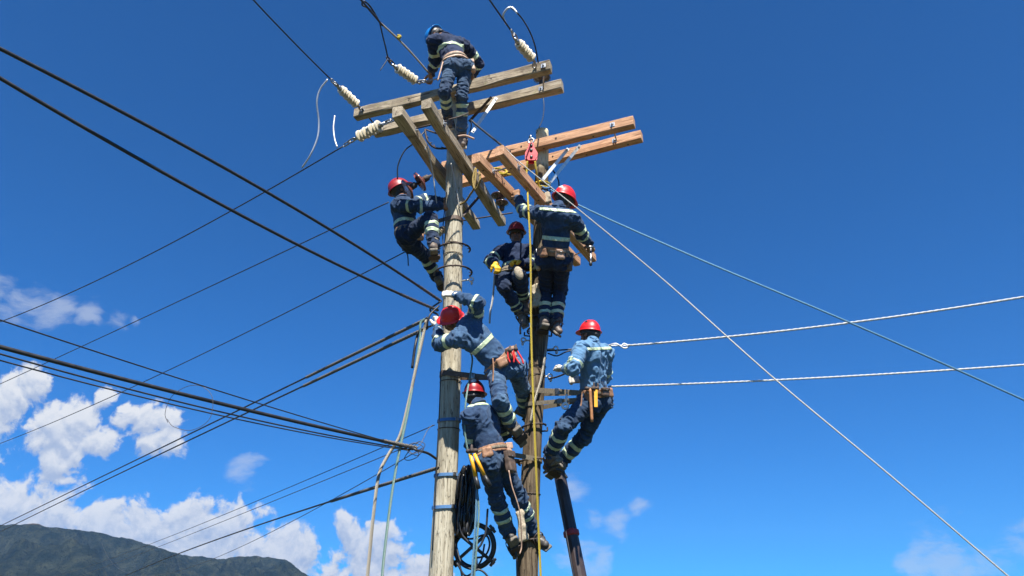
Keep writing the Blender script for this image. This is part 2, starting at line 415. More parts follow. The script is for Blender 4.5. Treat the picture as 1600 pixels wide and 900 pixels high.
# ------------------------------------------------------------ signed-distance modelling
def smin(a, b, k):
    h = np.clip(.5 + .5 * (b - a) / k, 0, 1); return b * (1 - h) + a * h - k * h * (1 - h)
def prim_dist(pr, X):
    t = pr[0]
    if t == 'c':
        _, a, b, ra, rb, fd, fk = pr
        a = np.asarray(a, float); b = np.asarray(b, float); pa = X - a; ba = b - a
        if fd is not None:
            s = (1 / fk - 1); pa = pa + (pa @ fd)[..., None] * fd * s; ba = ba + (ba @ fd) * fd * s
        h = np.clip((pa @ ba) / max(ba @ ba, 1e-9), 0, 1)
        return np.linalg.norm(pa - h[..., None] * ba, axis=-1) - (ra + (rb - ra) * h)
    if t == 'e':
        _, c, ax, rad = pr
        q = (X - c) @ np.array(ax).T / np.array(rad); l = np.linalg.norm(q, axis=-1)
        return (l - 1) * min(rad) * .6 + (l - 1) * .4 * sum(rad) / 3
    if t == 'b':
        _, c, ax, half, rd = pr
        q = np.abs((X - c) @ np.array(ax).T) - (np.array(half) - rd)
        return np.linalg.norm(np.maximum(q, 0), axis=-1) + np.minimum(q.max(-1), 0) - rd
def prim_box(pr):
    t = pr[0]
    if t == 'c': r = max(pr[3], pr[4]); return np.minimum(pr[1], pr[2]) - r, np.maximum(pr[1], pr[2]) + r
    if t == 'e': r = max(pr[3]); return pr[1] - r, pr[1] + r
    r = np.linalg.norm(pr[3]); return pr[1] - r, pr[1] + r
def C(a, b, ra, rb=None, fd=None, fk=1.0): return ('c', np.asarray(a, float), np.asarray(b, float), ra, ra if rb is None else rb, fd, fk)
def sdf_mesh(prims, h=.011, k=.03, infl=0.0):
    lo = np.min([prim_box(p)[0] for p in prims], 0) - infl - 3 * h; hi = np.max([prim_box(p)[1] for p in prims], 0) + infl + 3 * h
    n = np.ceil((hi - lo) / h).astype(int) + 1; Fd = np.full(n, .3)
    for pr in prims:
        a, b = prim_box(pr); m = k + infl + 2.5 * h
        i0 = np.clip(((a - m - lo) / h).astype(int), 0, n - 1); i1 = np.clip(((b + m - lo) / h).astype(int) + 2, 1, n)
        gx, gy, gz = [lo[q] + h * np.arange(i0[q], i1[q]) for q in range(3)]
        X = np.stack(np.meshgrid(gx, gy, gz, indexing='ij'), -1)
        d = prim_dist(pr, X) - infl; s = tuple(slice(i0[q], i1[q]) for q in range(3)); Fd[s] = smin(Fd[s], d, k)
    return surfnet(Fd, lo, h)
def surfnet(Fd, lo, h):
    S = Fd < 0; nx, ny, nz = Fd.shape
    cs = [(a, b, c) for a in (0, 1) for b in (0, 1) for c in (0, 1)]
    cnt = sum(S[a:nx-1+a, b:ny-1+b, c:nz-1+c].astype(np.int8) for a, b, c in cs)
    I = np.argwhere((cnt > 0) & (cnt < 8)); idx = -np.ones((nx-1, ny-1, nz-1), int); idx[tuple(I.T)] = np.arange(len(I))
    acc = np.zeros((len(I), 3)); w = np.zeros(len(I))
    for (a, b) in [((0,0,0),(1,0,0)),((0,1,0),(1,1,0)),((0,0,1),(1,0,1)),((0,1,1),(1,1,1)),((0,0,0),(0,1,0)),((1,0,0),(1,1,0)),((0,0,1),(0,1,1)),((1,0,1),(1,1,1)),((0,0,0),(0,0,1)),((1,0,0),(1,0,1)),((0,1,0),(0,1,1)),((1,1,0),(1,1,1))]:
        A = I + a; B = I + b; fa = Fd[tuple(A.T)]; fb = Fd[tuple(B.T)]; m = (fa < 0) != (fb < 0)
        t = np.where(m, fa / np.where(m, fa - fb, 1), 0); p = np.array(a) + t[:, None] * (np.array(b) - np.array(a))
        acc += p * m[:, None]; w += m
    V = lo + (I + acc / w[:, None]) * h; Q = []
    for ax in range(3):
        u, v = (ax + 1) % 3, (ax + 2) % 3
        sl0 = [slice(None)] * 3; sl1 = [slice(None)] * 3; sl0[ax] = slice(0, -1); sl1[ax] = slice(1, None)
        a = S[tuple(sl0)]; b = S[tuple(sl1)]; E = np.argwhere(a != b)
        if not len(E): continue
        ok = (E[:, u] > 0) & (E[:, v] > 0) & (E[:, u] < Fd.shape[u]-1) & (E[:, v] < Fd.shape[v]-1); E = E[ok]
        sg = a[tuple(E.T)]; du = np.zeros(3, int); du[u] = 1; dv = np.zeros(3, int); dv[v] = 1
        q = np.stack([idx[tuple((E - du - dv).T)], idx[tuple((E - dv).T)], idx[tuple(E.T)], idx[tuple((E - du).T)]], 1)
        q[~sg] = q[~sg][:, ::-1]; Q.append(q)
    return V, np.vstack(Q)
def normals(V, F):
    n = np.cross(V[F[:, 2]] - V[F[:, 0]], V[F[:, 3]] - V[F[:, 1]]); out = np.zeros_like(V)
    for k in range(4): np.add.at(out, F[:, k], n)
    return out / np.maximum(np.linalg.norm(out, axis=1), 1e-12)[:, None]
def band_from(V, F, o, ax, t0, t1, mask=None, off=.004, thick=.006, lim=None):
    """a strip of the surface V,F between two planes across axis ax through o, pushed out by off"""
    ax = nrm(ax); t = (V - o) @ ax; Fa = F
    keep = ((t[Fa].max(1) > t0) & (t[Fa].min(1) < t1))
    if mask is not None: keep &= mask[Fa].all(1)
    if lim: keep &= (np.linalg.norm(V - (o + ax * (t0 + t1) / 2), axis=1) < lim)[Fa].all(1)
    Fa = Fa[keep]
    if len(Fa) < 4: return None
    Nn = normals(V, F); used, inv = np.unique(Fa, return_inverse=True); inv = inv.reshape(Fa.shape)
    bm = bmesh.new(); nl = bm.verts.layers.float_vector.new('n')
    vs = [bm.verts.new(V[i]) for i in used]
    for v, i in zip(vs, used): v[nl] = Nn[i]
    for q in inv:
        try: bm.faces.new([vs[i] for i in q])
        except ValueError: pass
    for tt, s in ((t0, -1), (t1, 1)):
        geom = bm.verts[:] + bm.edges[:] + bm.faces[:]
        bmesh.ops.bisect_plane(bm, geom=geom, dist=1e-5, plane_co=Vector(o + ax * tt), plane_no=Vector(ax * s), clear_outer=True)
    if not bm.faces: bm.free(); return None
    bm.normal_update()
    for v in bm.verts:
        n = Vector(v[nl]); n = n.normalized() if n.length > .1 else v.normal; v[nl] = n; v.co += n * off
    be = [e for e in bm.edges if e.is_boundary]
    r = bmesh.ops.extrude_edge_only(bm, edges=be)
    for v in [x for x in r['geom'] if isinstance(x, bmesh.types.BMVert)]:
        v.co -= Vector(v[nl]) * (off + thick)
    bm.verts.index_update()
    VV = np.array([list(v.co) for v in bm.verts]); FF = [[v.index for v in f.verts] for f in bm.faces]; bm.free(); return VV, FF

# ============================================================ SETTING
def ground_mat():
    m, g, b = newmat('ground_grass'); v = co(g)
    n = g.noise(v, .05, 6, .6); n2 = g.noise(v, 1.7, 6, .7)
    c = g.mix(g.mr(n, .4, .62), (.030, .042, .016, 1), (.060, .052, .030, 1))
    c = g.mix(g.mr(n2, .4, .7, 0, .6), c, (.03, .045, .015, 1))
    g.link(c, b.inputs['Base Color']); b.inputs['Roughness'].default_value = .95; bump(g, b, n2, .6, .1); MATS['ground_grass'] = m
ground_mat()
gv = []; gf = []
for i in range(41):
    for j in range(41):
        a, b = (i / 20 - 1), (j / 20 - 1); x = math.copysign(abs(a) ** 3, a) * 12000; y = math.copysign(abs(b) ** 3, b) * 12000
        gv.append((x, y, 0))
for i in range(40):
    for j in range(40): gf.append((i*41+j, (i+1)*41+j, (i+1)*41+j+1, i*41+j+1))
tag(mkobj('ground', gv, gf, 'ground_grass', origin=(0, 0, 0)), 'dry grassy ground below the poles', None, kind='structure')

def mountain():
    prof = [(-900, 905), (-600, 860), (-350, 838), (-150, 828), (0, 816), (60, 814), (120, 823), (160, 829), (200, 836), (250, 851), (290, 861), (335, 873), (360, 870), (420, 869), (447, 874), (470, 888), (495, 903), (560, 930), (640, 955), (760, 975), (900, 988)]
    az = []; el = []
    for px, py in prof:
        d = pxdir(px, py); az.append(math.atan2(d[0], d[1])); el.append(max(0, d[2] / math.hypot(d[0], d[1])))
    na, nr = 420, 150
    A = np.linspace(az[0], az[-1], na); E = np.interp(A, az, el); R0, R1, R2 = 1100., 2700., 3700.
    Ai, Ri = np.meshgrid(A, np.linspace(0, 1, nr), indexing='ij'); Ei = np.repeat(E[:, None], nr, 1)
    R = R0 + (R2 - R0) * Ri; X = np.sin(Ai) * R; Y = np.cos(Ai) * R
    En = np.zeros_like(A)
    for sc_, am in ((.05, .0022), (.02, .0012), (.007, .0007), (.0025, .0004)): En += am * vnoise(np.stack([A / sc_, A * 0 + 3, A * 0 + 8], 1))
    Ei = Ei + En[:, None] * np.clip(Ei / .03, 0, 1)
    Hr = Ei * R1
    t = (R - R0) / (R1 - R0)
    f = np.where(t < 1, np.clip(t, 0, 1) ** 1.55, np.clip(1 - (t - 1) / .62, 0, 1))
    Q = np.stack([X.ravel(), Y.ravel(), np.zeros(X.size)], 1)
    spur = sum(vnoise(Q / s + 7.3) * a for s, a in ((520, 1.0), (230, .55), (110, .28))).reshape(X.shape)
    spur = 1 - np.abs(spur) * 1.5
    fine = sum(vnoise(Q / s + 3.1) * a for s, a in ((110, 45), (55, 30), (24, 16))).reshape(X.shape)
    w = np.clip(1 - np.abs(t - 1) * 7, 0, 1); fine = fine - 8
    Z = Hr * f * (1 + (spur - .62) * .8 * (1 - w)) + fine * np.clip(f * 2, 0, 1) * (1 - .6 * w) * np.clip(Hr / 100, 0, 1)
    # nothing in front may rise above the ridge line seen from the poles
    Z = np.minimum(Z, (Ei * R) * (1.0 - .015 * (1 - w)) + 1) - 2
    V = np.stack([X, Y, Z + 0 * R], -1).reshape(-1, 3); F = []
    idx = np.arange(na * nr).reshape(na, nr)
    F = np.stack([idx[:-1, :-1], idx[1:, :-1], idx[1:, 1:], idx[:-1, 1:]], -1).reshape(-1, 4)
    m, g, b = newmat('mountain_forest'); v = co(g)
    big = g.noise(v, .006, 6, .6); mid = g.noise(v, .03, 6, .7); fi = g.noise(v, .12, 5, .75)
    c = g.mix(g.mr(mid, .35, .68), (.012, .019, .012, 1), (.062, .068, .038, 1))
    c = g.mix(g.mr(fi, .46, .62, 0, .85), c, (.006, .010, .006, 1))
    sep = g.nt.nodes.new('ShaderNodeSeparateXYZ'); g.link(v, sep.inputs[0])
    att = g.nt.nodes.new('ShaderNodeAttribute'); att.attribute_name = 'ridge'
    bare = g.m('MULTIPLY', g.mr(g.m('ADD', att.outputs['Fac'], g.m('MULTIPLY', g.m('SUBTRACT', mid, .5), .9)), .72, .95), .75)
    c = g.mix(bare, c, (.17, .12, .07, 1))
    scar = g.mr(g.noise(g.mapping(v, (1, .25, .5)), .03, 4, .6), .71, .75, 0, .7)
    c = g.mix(scar, c, (.20, .17, .12, 1))
    g.link(c, b.inputs['Base Color']); b.inputs['Roughness'].default_value = 1.0; b.inputs['Specular IOR Level'].default_value = 0
    bump(g, b, g.m('ADD', fi, mid), 1.0, 14.0); MATS['mountain_forest'] = m
    o = mkobj('mountain', V, F, 'mountain_forest', origin=(0, 0, 0))
    at = o.data.attributes.new('ridge', 'FLOAT', 'POINT')
    at.data.foreach_set('value', (w * np.clip((Hr / 300), 0, 1)).ravel())
    tag(o, 'forested mountain with bare brown ridge line', None, kind='structure')
mountain()

# ------------------------------------------------------------ poles
POLE_G = 'wooden utility poles'
def pole(pts, rad, mat, label, topflat=True):
    """pts: [(px,py,Y)] from bottom to top, extended down to the ground"""
    W = [P(*p) for p in pts]
    d = (W[1] - W[0]) / (W[1][2] - W[0][2]); base = W[0] + d * (-.3 - W[0][2]); W = [base] + W
    zs = np.array([w[2] for w in W]); xs = np.array([w[0] for w in W]); ys = np.array([w[1] for w in W])
    n, seg = 230, 56; Z = np.linspace(zs[0], zs[-1], n); V = []
    X = np.interp(Z, zs, xs); Y = np.interp(Z, zs, ys); rr = np.interp(Z, [0, zs[-1]], rad)
    k = np.ones(25) / 25
    X = np.convolve(np.pad(X, 12, 'edge'), k, 'valid'); Y = np.convolve(np.pad(Y, 12, 'edge'), k, 'valid')
    an = np.arange(seg) * 2 * PI / seg
    for i in range(n):
        cs = np.stack([np.cos(an), np.sin(an)], 1)
        q = np.stack([cs[:, 0] * 7 + 5, cs[:, 1] * 7 + 5, np.full(seg, Z[i] * .55)], 1)
        q2 = np.stack([cs[:, 0] * 3 + 5, cs[:, 1] * 3 + 5, np.full(seg, Z[i] * 3)], 1)
        nn = vnoise(q); crack = np.clip((np.abs(vnoise(q * np.array([1.3, 1.3, .5]) + 9)) * -9 + 1), 0, 1)
        r = rr[i] * (1 + .022 * nn + .02 * vnoise(q2)) - crack * .006
        V.append(np.stack([X[i] + cs[:, 0] * r, Y[i] + cs[:, 1] * r, np.full(seg, Z[i])], 1))
    V = np.vstack(V); F = [[i*seg+k, i*seg+(k+1) % seg, (i+1)*seg+(k+1) % seg, (i+1)*seg+k] for i in range(n-1) for k in range(seg)]
    F.append([(n-1)*seg + k for k in range(seg)])
    root = empty('utility_pole', (X[0], Y[0], 0), label, 'utility pole', POLE_G)
    mkobj('shaft', V, F, mat, root)
    def axis(h):
        z = h + CAMZ; return np.array([np.interp(z, Z, X), np.interp(z, Z, Y), z]), float(np.interp(z, Z, rr))
    return root, axis
pole1, ax1 = pole([(690, 880, 7.8), (703, 640, 7.8), (707.5, 470, 7.8), (709, 330, 7.8), (710, 262, 7.8), (712, 150, 7.8)], (.128, .098), 'pole_grey', 'thick weathered grey pole carrying the old grey crossarms, blue straps round it low down')
pole2, ax2 = pole([(825, 880, 8.0), (829, 740, 8.0), (838, 600, 8.0), (841, 520, 8.0), (846, 300, 8.0), (847.5, 205, 8.0)], (.118, .083), 'pole_brown_shaded', 'brown pole with pale cut top carrying the new reddish crossarms')
def on_pole(ax, py, Y=None):
    """point on a pole's axis seen at image height py"""
    lo, hi = -1.0, 7.5
    for _ in range(40):
        mid = (lo + hi) / 2; p, r = ax(mid); q = p - CAM
        v = (-q[1] * SP + q[2] * CP) / (q[1] * CP + q[2] * SP); y = 450 - v * FPX
        if y > py: lo = mid
        else: hi = mid
    return ax((lo + hi) / 2)

# steel crown ring and wraps on the poles
def pole_ring(root, ax, py, name, mat, h=.03, extra=.006, rr=None):
    p, r = on_pole(ax, py); r += extra
    v, f = torus(p, (0, 0, 1), r, .006 if rr is None else rr, 40, 6)
    return mkobj(name, v, f, mat, root)
for py in (591, 598, 672, 384, 400): pole_ring(pole1, ax1, py, 'wire_wrap', 'rust_steel', rr=.004)
for py in (560, 574, 588, 773): pole_ring(pole2, ax2, py, 'wire_wrap', 'rust_steel', rr=.004)

# ------------------------------------------------------------ crossarms
ARM_OLD, ARM_NEW = 'weathered grey crossarms', 'new reddish timber crossarms'
def crossarm(pa, pb, h, mat, label, group, w=.105, t=.135, rough=.004, bolts=(), holes=(), sag=0.0):
    A = PH(*pa, h); B = PH(*pb, h); L = np.linalg.norm(B - A); x, y, z = frame_from(B - A)
    n = 36; b = .011; prof = [(-w/2+b, -t/2), (w/2-b, -t/2), (w/2, -t/2+b), (w/2, t/2-b), (w/2-b, t/2), (-w/2+b, t/2), (-w/2, t/2-b), (-w/2, -t/2+b)]
    V = []; F = []
    xs = [0, .006] + list(np.linspace(.03, L - .03, n)) + [L - .006, L]; sd_ = RNG.rand(3) * 40
    for i, s in enumerate(xs):
        ins = .006 if i in (0, len(xs) - 1) else 0
        for (a, c) in prof:
            V.append([s, a * (1 - ins * 12), c * (1 - ins * 8)])
    V = np.array(V); V += np.stack([vnoise(V * np.array([2.5, 14, 14]) + sd_ + k * 9) for k in range(3)], 1) * np.array([0.3, 1, 1]) * rough
    V[:, 2] -= sag * 4 * (V[:, 0] / L) * (1 - V[:, 0] / L)
    for i in range(len(xs) - 1):
        for k in range(8): F.append([i*8+k, i*8+(k+1) % 8, (i+1)*8+(k+1) % 8, (i+1)*8+k])
    F.append(list(range(8))[::-1]); F.append([(len(xs)-1)*8 + k for k in range(8)])
    me = bpy.data.meshes.new('timber'); me.from_pydata(V.tolist(), [], F); me.materials.append(M(mat))
    root = empty('crossarm', A, label, 'crossarm', group)
    root.rotation_euler = Matrix(np.array([x, y, z]).T.tolist()).to_euler()
    o = bpy.data.objects.new('timber', me); link(o, root)
    def local(name, vf, m):
        mm = bpy.data.meshes.new(name); mm.from_pydata(vf[0].tolist(), [], vf[1]); mm.materials.append(M(m)); q = bpy.data.objects.new(name, mm); link(q, root); return q
    fs = -1 if y[1] > 0 else 1       # the broad side that faces the camera
    if abs(y[1]) < .6: fs = 1 if y[0] > 0 else -1
    for s in bolts:
        c = np.array([s * L, fs * w / 2, 0.0]); d = np.array([0, fs, 0.])
        vf = merge(rbox(c + d * .003, ([1, 0, 0], [0, 1, 0], [0, 0, 1]), (.030, .004, .030), .002), lathe(c + d * .004, c + d, [(0, .013), (.014, .013), (.016, .010), (.03, .009)], 6))
        local('bolt', vf, 'galvanised')
    for s, zz, side in holes:
        if side == 'f': c = np.array([s * L, fs * (w / 2 + .0015), zz * t]); vf = lathe(c, c + np.array([0, fs, 0.]), [(0, .012), (.0015, .0115)], 12)
        else: c = np.array([s * L, zz * w, -t / 2 - .0015]); vf = lathe(c, c + np.array([0, 0, -1.]), [(0, .012), (.0015, .0115)], 12)
        local('bolt_hole_disc', vf, 'black_rubber')  # dark disc on the face stands in for the shade inside a hole
    def at(s, fz=0.0, fy=0.0):       # world point along the arm (0..1), fz in heights, fy toward the viewed side
        return A + x * (s * L) + z * (fz * t) + y * (fs * fy * w)
    return root, at, (A, B, x, y, z)
HA, HB, HC, HD = 6.37, 5.28, 5.70, 4.78
armA1 = crossarm((556, 179), (861, 105), HA, 'wood_old', 'old grey crossarm, front one of the topmost pair under the blue-helmet worker', ARM_OLD, rough=.018, bolts=(.05, .97), holes=[(.3, 0, 'f'), (.72, 0, 'f')], w=.11, t=.15)
armA2 = crossarm((585, 206), (879, 135), HA, 'wood_old', 'old grey crossarm, rear one of the topmost pair with a brown insulator above it', ARM_OLD, rough=.018, bolts=(.9, .42), holes=[(.6, 0, 'f')], w=.11, t=.15)
armB1 = crossarm((621, 175), (744, 353), HB, 'wood_old', 'old mossy crossarm running from the cream insulator down behind the left pole', ARM_OLD, rough=.018, bolts=(.14,), w=.12, t=.135)
armB2 = crossarm((666, 163), (784, 347), HB, 'wood_old', 'old mossy crossarm the top worker stands on, passing over the left pole', ARM_OLD, rough=.018, bolts=(.14,), w=.12, t=.135)
armC1 = crossarm((692, 262), (991, 191), HC, 'wood_new', 'new reddish crossarm, upper one of the pair reaching right with the red pulley before it', ARM_NEW, bolts=(.9,), holes=[(.22, 0, 'f'), (.62, 0, 'f'), (.44, 0, 'f'), (.35, 0, 'u'), (.55, 0, 'u'), (.8, 0, 'u')], t=.14)
armC2 = crossarm((714, 286), (1003, 213), HC, 'wood_new', 'new reddish crossarm, lower one of the pair reaching right, thin pale braces bolted to it', ARM_NEW, bolts=(.87,), holes=[(.55, 0, 'f'), (.5, 0, 'u'), (.72, 0, 'u'), (.93, 0, 'u')], t=.14)
armD1 = crossarm((743, 247), (902, 410), HD, 'wood_new', 'new reddish crossarm gripped by the glove of the worker on the right pole', ARM_NEW, bolts=(.11,), holes=[(.06, 0, 'u'), (.3, 0, 'u'), (.48, 0, 'u'), (.2, -.1, 'f')], t=.125)
armD2 = crossarm((780, 235), (926, 404), HD, 'wood_new', 'new reddish crossarm crossing just in front of the right pole below the pulley', ARM_NEW, bolts=(.13,), holes=[(.1, 0, 'u'), (.36, 0, 'u'), (.55, 0, 'u'), (.3, -.1, 'f')], t=.125)

# pole steps (bent steel rods on the poles)
def pole_step(root, ax, py, side, L=.16, mat='rust_steel', bend=.04, azdeg=None):
    p, r = on_pole(ax, py); a = math.radians(azdeg if azdeg is not None else (0 if side > 0 else 180))
    d = np.array([math.cos(a), math.sin(a), 0]); pts = [p + d * (r - .03), p + d * (r + L * .6), p + d * (r + L), p + d * (r + L) + np.array([0, 0, bend])]
    v, f = tube(catmull(pts, 5), .009, 8); return mkobj('pole_step', v, f, mat, root)
pole_step(pole2, ax2, 527, -1, .07, azdeg=200); pole_step(pole2, ax2, 525, 1, .06); pole_step(pole2, ax2, 675, 1, .06, azdeg=-20)
pole_step(pole2, ax2, 790, 1, .07, azdeg=-150)

# braces
def flatbar(name, a, b, mat, label, cat, group, w=.035, th=.008, up=(0, 0, 1)):
    root = empty(name, a, label, cat, group); d = nrm(np.asarray(b) - a)
    v, f = tube([a, b], 1, flat=(w, th), up=up); mkobj('bar', v, f, mat, root, smooth=False)
    for e, s in ((np.asarray(a), 1), (np.asarray(b), -1)):
        x, y, z = frame_from(d, up); v, f = lathe(e + d * s * .03 - z * .012, e + d * s * .03 + z, [(0, .012), (.024, .012)], 6); mkobj('bolt', v, f, 'steel', root, smooth=False)
    return root
BR = 'steel crossarm braces'
pA = on_pole(ax1, 222)[0]
flatbar('crossarm_brace', PH(776, 158, HA - .03) + np.array([0, -.07, 0]), P(738, 207, 7.72), 'galvanised_pale', 'pale brace from the upper old crossarm down behind the top worker', 'brace', BR, w=.04, up=(0, 1, .3))
flatbar('crossarm_brace', PH(768, 146, HA) + np.array([0, .07, 0]), P(733, 190, 7.95), 'rust_steel', 'dark brace beside the pale one under the topmost crossarms', 'brace', BR, w=.035, up=(0, 1, .3))
flatbar('crossarm_brace', PH(906, 232, HC) + np.array([0, -.075, 0]), P(858, 287, 7.95), 'galvanised', 'right-hand steel brace under the lower new crossarm', 'brace', BR, w=.04, up=(0, 1, .3))
flatbar('crossarm_brace', PH(888, 232, HC - .06) + np.array([0, -.0, 0]), P(846, 283, 7.88), 'galvanised_pale', 'left-hand pale steel brace ending beside the yellow rope', 'brace', BR, w=.04, up=(0, 1, .3))
flatbar('crossarm_brace', P(754, 301, 8.6), P(722, 338, 7.85), 'rust_steel', 'short dark brace behind the yellow rope coil beside the left pole', 'brace', BR, w=.035, up=(0, 1, .3))
# spacer bolts (long rods between paired arms)
def rod(name, a, b, r, mat, label, cat, group=None, nuts=True, ext=0):
    a = np.asarray(a, float); b = np.asarray(b, float); d = nrm(b - a); a = a - d * ext; b = b + d * ext
    L = np.linalg.norm(b - a); v, f = lathe(a, b, [(0, r), (L, r)], 8); o = mkobj(name, v, f, mat, origin=a, smooth=True)
    tag(o, label, cat, group); return o
RG = 'spacer rods between paired crossarms'
def arm_rod(x1, s1, x2, s2, fz, label, ext=.08, r=.010, mat='rust_steel'):
    rod('spacer_rod', x1[1](s1, fz), x2[1](s2, fz), r, mat, label, 'steel rod', RG, ext=ext)
arm_rod(armB1, .93, armB2, .93, .05, 'dark rod joining the far ends of the two mossy crossarms', .22)
arm_rod(armB1, .145, armB2, .145, .3, 'rod joining the near ends of the two mossy crossarms')
arm_rod(armD1, .13, armD2, .13, .25, 'rod joining the near ends of the new crossarms left of the pulley', .05, mat='steel')
arm_rod(armD1, .93, armD2, .90, 0, 'rod joining the far ends of the new crossarms below the ratchet', .12, mat='steel')
arm_rod(armC1, .9, armC2, .875, 0, 'rod through the right ends of the two new crossarms', .06, mat='steel')
arm_rod(armA1, .965, armA2, .905, 0, 'rod through the right ends of the topmost old crossarms', .05, mat='steel')
arm_rod(armA1, .055, armA2, .03, -.1, 'rod below the left ends of the topmost old crossarms', .1)
# boom behind the right pole
def boom():
    a = P(864, 690, 8.5); d = (P(907, 900, 8.25) - P(871, 720, 8.46)); d = d / -d[2]; base = a + d * a[2]; L = np.linalg.norm(base - a)
    root = empty('boom', base, 'dark brown steel boom leaning up behind the right pole with a red collar', 'boom')
    v, f = lathe(base, a, [(0, .085), (L * .55, .074), (L, .066)], 12); mkobj('tube', v, f, 'boom_brown', root, smooth=False)
    q = base + (a - base) * .0
    for px, py in ((887, 835),):
        p = None
        for i in range(400):
            w = base + (a - base) * i / 400; qq = w - CAM; y = 450 - FPX * (-qq[1]*SP + qq[2]*CP) / (qq[1]*CP + qq[2]*SP)
            if y <= py: p = w; break
        x = nrm(a - base); v, f = lathe(p - x * .03, p + x, [(0, .080), (.01, .088), (.05, .088), (.06, .080)], 12); mkobj('collar', v, f, 'red_paint', root, smooth=False)
        sb = p - np.array([.0, .088, 0]); v, f = rbox(sb + x * .02, (x, np.cross(x, (0, 1, 0)), (0, 1, 0)), (.03, .025, .015), .006); mkobj('latch', v, f, 'red_paint', root)
boom()
# ============================================================ PEOPLE
PG = 'line workers on the two poles'
def reach(parent, px, py, L, sg):
    d = pxdir(px, py); d = d / np.linalg.norm(d); oc = CAM - parent; b = d @ oc; c = oc @ oc - L * L; disc = b * b - c
    if disc < 0:
        q = CAM + d * (-b); v = q - parent; l = np.linalg.norm(v)
        if l > L * 1.12: q = parent + v / l * L * 1.12; 
        return q
    return CAM + d * (-b + sg * math.sqrt(disc))
def up_dn(a, b, t): return a + (b - a) * t
def hand_prims(w, d, pn, side, s, curl, grow=0.0):
    """w wrist, d forearm->fingers, pn palm normal (palm faces +pn), side: direction of the thumb"""
    d = nrm(d); pn = nrm(pn - d * np.dot(pn, d)); th = np.cross(d, pn) * side
    pr = []; g = grow
    k0 = w + d * .085 * s
    for q in (-1.4, -.45, .5, 1.35):
        pr.append(C(w + d * .015 * s + th * q * .010 * s, k0 + th * q * .021 * s, .0145 * s + g, .0125 * s + g))
    lens = {1.35: .074, .5: .082, -.45: .076, -1.4: .060}
    for q, L in lens.items():
        base = k0 + th * q * .021 * s; dd = d.copy(); L *= s; seg = (.46, .30, .24); ang = 0; cq = curl * (1 + .08 * (.5 - q)); p = base; r = .0098 * s + g
        for j, fr in enumerate(seg):
            ang += (.45, 1.0, .75)[j] * cq; dd = d * math.cos(ang) + pn * math.sin(ang) + th * q * .05
            p2 = p + nrm(dd) * L * fr; pr.append(C(p, p2, r * (1 - .05 * j), r * (.95 - .06 * j))); p = p2
    t0 = w + d * .022 * s + th * .024 * s; a1 = nrm(d * .62 + th * .75 + pn * .35 * curl); t1 = t0 + a1 * .042 * s
    a2 = nrm(d * .85 + th * .30 + pn * (.15 + .6 * curl)); t2 = t1 + a2 * .034 * s; a3 = nrm(d * .8 + pn * (.2 + .8 * curl)); t3 = t2 + a3 * .026 * s
    pr += [C(t0, t1, .0145 * s + g, .0125 * s + g), C(t1, t2, .012 * s + g, .011 * s + g), C(t2, t3, .011 * s + g, .0095 * s + g)]
    return pr
def head_prims(c, up, fw, s):
    r = np.cross(fw, up); p = []
    E = lambda o, ax, rad: ('e', c + up * o[2] * s + fw * o[1] * s + r * o[0] * s, (r, fw, up), tuple(x * s for x in rad))
    p.append(E((0, -.010, .030), 0, (.076, .096, .092)))
    p.append(E((0, .022, -.030), 0, (.062, .070, .085)))
    p.append(E((0, .060, -.088), 0, (.028, .026, .024)))       # chin
    K = lambda a, b, ra, rb: C(c + r * a[0] * s + fw * a[1] * s + up * a[2] * s, c + r * b[0] * s + fw * b[1] * s + up * b[2] * s, ra * s, rb * s)
    p.append(K((0, .088, .012), (0, .112, -.028), .009, .014))  # nose
    p.append(K((-.045, .073, .026), (.045, .073, .026), .014, .014))  # brow
    p.append(K((-.020, .092, -.056), (.020, .092, -.056), .0085, .0085))
    p.append(K((-.016, .088, -.068), (.016, .088, -.068), .009, .009))
    for sx in (-1, 1):
        p.append(K((sx * .045, .066, -.018), (sx * .048, .050, -.030), .018, .018))
        p.append(('e', c + r * sx * .080 * s + fw * -.008 * s + up * -.008 * s, (r, fw, up), (.010 * s, .020 * s, .032 * s)))
    return p
